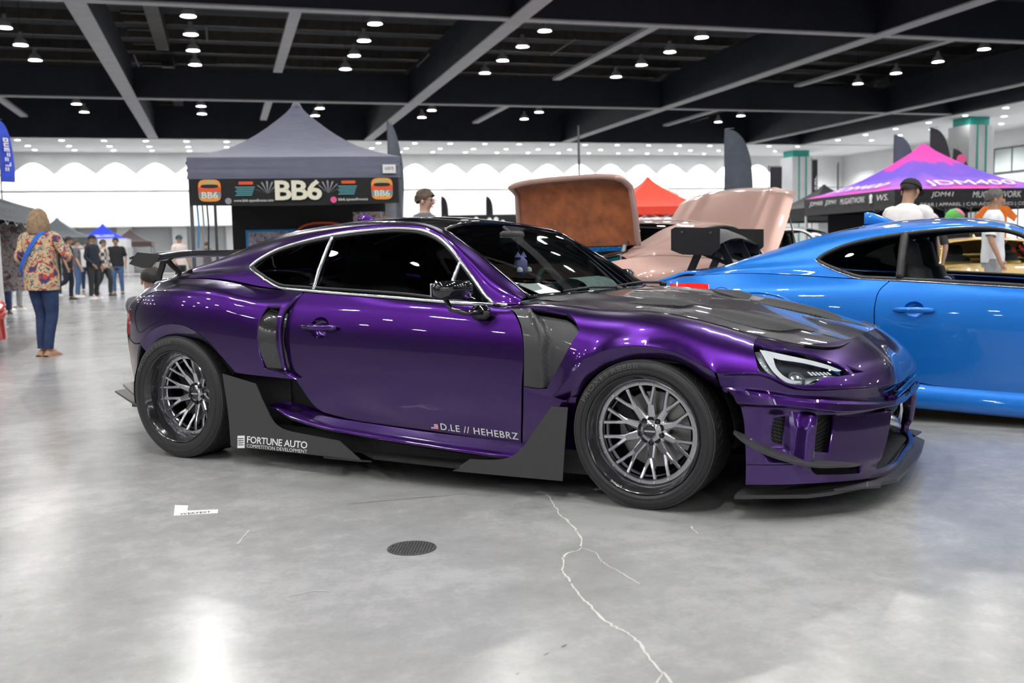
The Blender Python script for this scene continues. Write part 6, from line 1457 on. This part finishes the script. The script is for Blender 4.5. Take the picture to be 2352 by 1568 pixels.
    b.grid(hfn, np.linspace(0, 1, 10), np.linspace(0, 2*math.pi, 21)); hr = b.build('hair', hm, r, smooth=True)
    if style == 'bob':
        b = MB()
        b.grid(lambda t, a: Hh(((.088+.040*math.sin(t*2.4)+.004*jit[int(t*9)][int(a*3) % 20])*math.cos(a), .030+(.095+.030*math.sin(t*2.2))*math.sin(a), .075-.235*t)), np.linspace(0, 1, 10), np.linspace(math.radians(-40), math.radians(220), 24)); b.build('hair_length', hm, r, smooth=True)
    if cap is not None:
        b = MB(); b.grid(lambda t, a: Hh((.098*math.sin(t*1.52)*math.cos(a), .016+.112*math.sin(t*1.52)*math.sin(a), .040+.092*math.cos(t*1.52))), np.linspace(0, 1, 8), np.linspace(0, 2*math.pi, 22)); cp = b.build('cap', cap, r, smooth=True)
        b = MB(); b.grid(lambda u, w_: Hh((w_*.078*(1-.25*u*u), -.075-.085*u*(1-.5*w_*w_), .047-.018*u)), np.linspace(0, 1, 5), np.linspace(-1, 1, 9)); b.build('cap_brim', cap, cp, smooth=True)
    return r
w1 = person((-5.137, 10.95, 0.), math.radians(170), 1.60, 'woman in floral blouse and dark blue jeans standing in the aisle', 0, 'blond', 'bob', M_floral, 'long', M_jean, M_sandal, arms=dict(le=(.24, .06, 1.16), lw=(.20, -.16, 1.00), re=(-.34, -.02, 1.16), rw=(-.18, -.26, 1.24)), legs=dict(lk=(.05, -.02, .50), la=(.03, .03, .09), rk=(-.10, .0, .50), ra=(-.06, .05, .09)), fat=1.12, hem=.78, look=False)
b = MB(); sp = cr([(-.10, -.10, 1.44), (-.11, .05, 1.475), (-.06, .125, 1.40), (.06, .155, 1.22), (.17, .13, 1.04), (.215, .03, .93)], .04)
V = []
for p in sp: V += [p+np.array([-.020, .004, -.014]), p+np.array([.020, .008, .014])]
b.add(V, [(2*i, 2*i+1, 2*i+3, 2*i+2) for i in range(len(sp)-1)]); b.build('bag_strap', M_strap, w1, smooth=True)
person((-10.848, 21.8, 0.), math.radians(60), 1.76, 'man in maroon cap and black tee with backpack by the booth', 1, 'black', 'short', M_tee, 'short', M_jeang, M_shoew, arms=dict(le=(.26, .02, 1.12), lw=(.14, -.26, 1.06), re=(-.26, .02, 1.12), rw=(-.14, -.26, 1.06)), cap=M_maroon)
person((-10.214, 20., 0.), math.radians(200), 1.72, 'visitor in dark clothes with backpack by the black booth', 1, 'black', 'short', M_dk, 'long', M_jean, M_shoed)
person((-11.959, 27, 0.), math.radians(100), 1.70, 'person in black striding with one leg lifted back', 1, 'black', 'short', M_tee, 'short', M_navy, M_shoed, legs=dict(lk=(.10, -.06, .50), la=(.10, -.02, .09), rk=(-.10, .05, .52), ra=(-.10, .42, .30)), lean=.1)
person((-12.566, 29, 0.), math.radians(120), 1.66, 'visitor in grey tee carrying a dark bag in the crowd', 0, 'brown', 'short', M_greytee, 'short', M_jeanl, M_shoew)
person((-11.430, 27.4, 0.), math.radians(75), 1.74, 'bearded man in navy jacket with grey trousers and white shoes', 1, 'black', 'short', M_navy, 'long', M_dk, M_shoew, arms=dict(le=(.24, .04, 1.12), lw=(.18, -.14, .92), re=(-.24, .04, 1.12), rw=(-.18, -.14, .92)), cap=M_tee, fat=1.1)
person((-11.902, 29.3, 0.), math.radians(80), 1.64, 'person in black and cream plaid overshirt walking', 1, 'brown', 'short', M_plaid, 'long', M_dk, M_shoed, legs=dict(lk=(.10, -.12, .50), la=(.10, -.10, .09), rk=(-.10, .10, .50), ra=(-.10, .30, .16)))
person((-12.042, 30.6, 0.), math.radians(10), 1.72, 'man in black tee and blue jeans facing the cars', 1, 'black', 'short', M_tee, 'short', M_jeanl, M_shoed, fat=1.12)
person((-14.436, 34, 0.), math.radians(30), 1.68, 'visitor in white top at the back of the crowd', 0, 'brown', 'short', M_wtee, 'short', M_jean, M_shoed)
person((-13.682, 30, 0.), math.radians(190), 1.70, 'visitor in black seen past the woman in floral blouse', 1, 'black', 'short', M_tee, 'long', M_dk, M_shoew)
person((-3.242, 8.9, 0.), math.radians(160), 1.72, 'crouching man with short dark hair beside the rear wing', 1, 'black', 'short', M_greytee, 'short', M_dk, M_shoed, drop=.76, lean=.05, head_turn=.9, legs=dict(lk=(.20, -.42, .36), la=(.16, -.10, .09), rk=(-.20, -.42, .36), ra=(-.16, -.10, .09)), arms=dict(le=(.26, -.16, 1.14), lw=(.14, -.42, 1.08), re=(-.26, -.16, 1.14), rw=(-.14, -.42, 1.08)))
person((-9.574, 29, 0.), math.radians(60), 1.72, 'man in dark teal cap and pale shirt behind the rear wing', 1, 'black', 'short', M_pinkw, 'short', M_dk, M_shoed, cap=M_teal_c)
person((-11.498, 38, 0.), math.radians(150), 1.66, 'visitor with red hair far behind the BB6 canopy post', 0, 'brown', 'short', M_greytee, 'short', M_dk, M_shoed)
gl = person((-0.894, 10.7, 0.), math.radians(70), 1.70, 'curly-haired man with glasses behind the purple roof', 0, 'brown', 'short', M_greytee, 'short', M_jean, M_shoed)
b = MB()
for s_ in (1, -1): b.tube([(s_*.033+.026*math.cos(a), -.102, 1.612+.020*math.sin(a)) for a in np.linspace(0, 2*math.pi, 16, endpoint=False)], .003, 5, closed=True)
for s_ in (1, -1): b.tube([(s_*.06, -.100, 1.615), (s_*.085, -.02, 1.618), (s_*.085, .02, 1.61)], .003, 5)
b.tube([(-.008, -.104, 1.615), (.008, -.104, 1.615)], .003, 5); b.build('glasses', M_shoed, gl)
person((-1.202, 25, 0.), math.radians(-10), 1.66, 'dark-haired visitor just showing above the purple roof', 1, 'black', 'short', M_tee, 'short', M_dk, M_shoed)
person((3.495, 8.9, 0.), math.radians(125), 1.60, 'man in black cap and white tee looking down behind the blue roof', 1, 'black', 'short', M_wtee, 'short', M_jean, M_shoed, lean=.16, head_tilt=.25, cap=M_tee, fat=1.1, arms=dict(le=(.26, -.10, 1.14), lw=(.14, -.34, 1.10), re=(-.26, -.10, 1.14), rw=(-.14, -.34, 1.10)))
person((5.120, 12.3, 0.), math.radians(180), 1.47, 'brown-haired person seen from behind at the purple canopy', 0, 'brown', 'short', M_dk, 'short', M_dk, M_shoed)
person((5.324, 11.0, 0.), math.radians(65), 1.59, 'grey-haired man in white polo past the blue roof', 1, 'grey', 'short', M_wpolo, 'short', M_jeang, M_shoed)
# ================================================================== floor marks and small things
M_crack = mat('pale_crack_filler', (.50, .50, .47), .7); M_iron = noisy('drain_iron', (.10, .10, .10), .3, 40, .5, metal=.6); M_tape = mat('white_tape', (.80, .80, .80), .5); M_scuff = mat('floor_scuff', (.37, .37, .365), .5); M_spot = mat('dark_spot', (.03, .03, .03), .6)
def ribbon(pts, w, z=.0006, jit=.006, seed=1, m=M_crack, name='crack', par=None, sub=.012):
    r_ = np.random.default_rng(seed); P = cr(pts, .03); q = []
    for a, b_ in zip(P[:-1], P[1:]):
        k = max(1, int(np.linalg.norm(b_-a)/sub)); q += [a+(b_-a)*i/k for i in range(k)]
    q = np.array(q); n = len(q); off = gsm(r_.normal(0, 1, (n, 2)), 2.)*jit*1.7+r_.normal(0, jit*.30, (n, 2)); q = q+off*np.minimum(1, np.minimum(np.arange(n), np.arange(n)[::-1])/3.)[:, None]; z = z+seed*.00004
    T = np.gradient(q, axis=0); T /= np.linalg.norm(T, axis=1)[:, None]+1e-9; N = np.stack([-T[:, 1], T[:, 0]], 1); ww = w*(.55+.8*np.abs(gsm(r_.normal(0, 1, n), 1.5))); ww[0] = ww[-1] = w*.5
    V = [(*(a+N[i]*ww[i]/2), z) for i, a in enumerate(q)]+[(*(a-N[i]*ww[i]/2), z) for i, a in enumerate(q)]
    o = mesh_obj(name, V, [(i, i+1, n+i+1, n+i) for i in range(n-1)], m); o.parent = floor; o.matrix_parent_inverse = floor.matrix_basis.inverted(); return o
ribbon([(0.1315, 4.1568), (0.1587, 3.9373), (0.1914, 3.7386), (0.2201, 3.616), (0.2307, 3.4484), (0.2243, 3.3811)], .007, seed=2)
ribbon([(0.2243, 3.3811), (0.1831, 3.324), (0.1548, 3.2678), (0.1489, 3.1845), (0.1669, 3.0112)], .006, seed=3)
ribbon([(0.1669, 3.0112), (0.2002, 2.8617), (0.2422, 2.6952), (0.2915, 2.5969), (0.3224, 2.5206), (0.3367, 2.4222), (0.3486, 2.3562), (0.3572, 2.2769), (0.3631, 2.1894)], .0075, seed=4)
ribbon([(0.2258, 3.381), (0.2667, 3.3276), (0.2859, 3.2299), (0.3324, 3.1268), (0.3827, 2.9765)], .0035, seed=5)
ribbon([(0.3224, 2.5206), (0.3252, 2.4499), (0.3449, 2.4407)], .004, seed=6); ribbon([(0.32, 2.2482), (0.3422, 2.314), (0.3486, 2.3562)], .004, seed=8)
ribbon([(0.6509, 3.6218), (0.6531, 3.5636), (0.6583, 3.507)], .006, seed=9)
ribbon([(-0.6954, 4.062), (-0.5212, 4.1191), (-0.3409, 4.1625), (-0.1851, 4.2094)], .003, jit=.003, seed=11, m=M_spot); ribbon([(-1.0083, 3.5173), (-1.0127, 3.716)], .008, jit=.002, seed=12, m=M_scuff, name='scuff'); ribbon([(-0.6944, 2.9499), (-0.6307, 2.9964), (-0.5605, 2.9799)], .006, jit=.002, seed=13, m=M_scuff, name='scuff')
for i, (a, b_) in enumerate((((0.0643, 2.4645), (0.0877, 2.4911)), ((0.1115, 2.5153), (0.1382, 2.5428)), ((-0.0088, 2.35), (0.0074, 2.3694)), ((-0.2902, 3.1095), (-0.2793, 3.113)))): ribbon([a, ((a[0]+b_[0])/2, (a[1]+b_[1])/2), b_], .006, jit=.001, seed=20+i, m=M_spot, name='scuff')
# drain cover
dc = (-0.3682, 3.421); R_ = 0.0858
dr = empty('floor_drain', (dc[0], dc[1], 0), math.radians(-3), 'round cast iron drain cover set in the floor', 'drain cover')
one('rim', M_iron, dr, 'lathe', [(R_*.93, .0005), (R_*.935, .003), (R_, .003), (R_*1.01, .0005)], n=48); one('pan', M_spot, dr, 'lathe', [(.0001, .0008), (R_*.95, .0008)], n=36)
for k in range(-7, 8):
    x = k*R_/8; L_ = math.sqrt(max(0, (R_*.93)**2-x*x)); one('bar', M_iron, dr, 'box', (x, 0, .0018), (.0058, 2*L_, .0024))
b = MB()
for k in range(-9, 10):
    y = k*R_/10.; L_ = math.sqrt(max(0, (R_*.93)**2-y*y)); b.box((0, y, .0014), (2*L_, .0035, .0018))
b.build('cross_bars', M_iron, dr)
# white L-shaped tape marker
q = [(-1.3808, 3.9422), (-1.4329, 4.1132), (-1.3739, 4.1008), (-1.3496, 4.0141), (-1.2255, 4.0241), (-1.2108, 3.9679)]
b = MB(); b.prism([tuple(p) for p in q], .0002, .0012); o = b.build('floor_marker', M_tape, None); tag(o, 'white L-shaped paper parking marker lying on the floor', 'marker')
p_a, p_b = np.array((-1.3668, 3.9477)), np.array((-1.2347, 3.9768)); c0 = (p_a+p_b)/2; e1 = p_b-p_a; L1 = np.linalg.norm(e1); e1 /= L1; e2 = np.array([-e1[1], e1[0]])
lettering('marker_lettering', 'WEKFEST', M_spot, o, lambda s_: np.stack([c0[0]+e1[0]*s_[:, 0]+e2[0]*(s_[:, 1]+.012), c0[1]+e1[1]*s_[:, 0]+e2[1]*(s_[:, 1]+.012), np.full(len(s_), .0016)], 1), L1*.9, .03, bold=.02)
# things in the purple car
def cw(x, y, z): a = CAR_RZ; return (CAR_LOC[0]+x*math.cos(a)-y*math.sin(a), CAR_LOC[1]+x*math.sin(a)+y*math.cos(a), z)
M_plushp = fabric('lilac_plush', (.28, .24, .58), .1, 20)
o = empty('plush_charm', cw(.24, .02, .955), CAR_RZ, 'small lilac plush charm hanging behind the windscreen', 'plush')
b = MB(); b.box((0, 0, 0), (.06, .085, .105), None, .028); b.build('charm_body', M_plushp, o, auto=60)
for s_ in (-1, 1): one('charm_ear', M_plushp, o, 'lathe', [(.0001, .03), (.012, .012), (.018, 0)], (0, s_*.03, .045), 10, smooth=True)
for s_ in (-1, 1): one('charm_limb', M_ink, o, 'lathe', [(.0001, .016), (.014, .008), (.016, -.01)], (.02, s_*.05, -.02), 10, smooth=True)
one('cord', M_plastic, o, 'cyl', (0, 0, .05), (-.03, 0, .15), .003, 6)
cq = [(.585, -.635, .882), (.615, -.505, .884), (.700, -.45, .842), (.670, -.60, .840)]; b = MB(); b.add([cw(*q) for q in cq]+[cw(q[0]-.001, q[1], q[2]-.002) for q in cq], [(0, 1, 2, 3), (7, 6, 5, 4), (0, 4, 5, 1), (1, 5, 6, 2), (2, 6, 7, 3), (3, 7, 4, 0)]); o = b.build('show_card', M_tape, None); tag(o, 'white show card lying on the dash of the purple coupe', 'card')
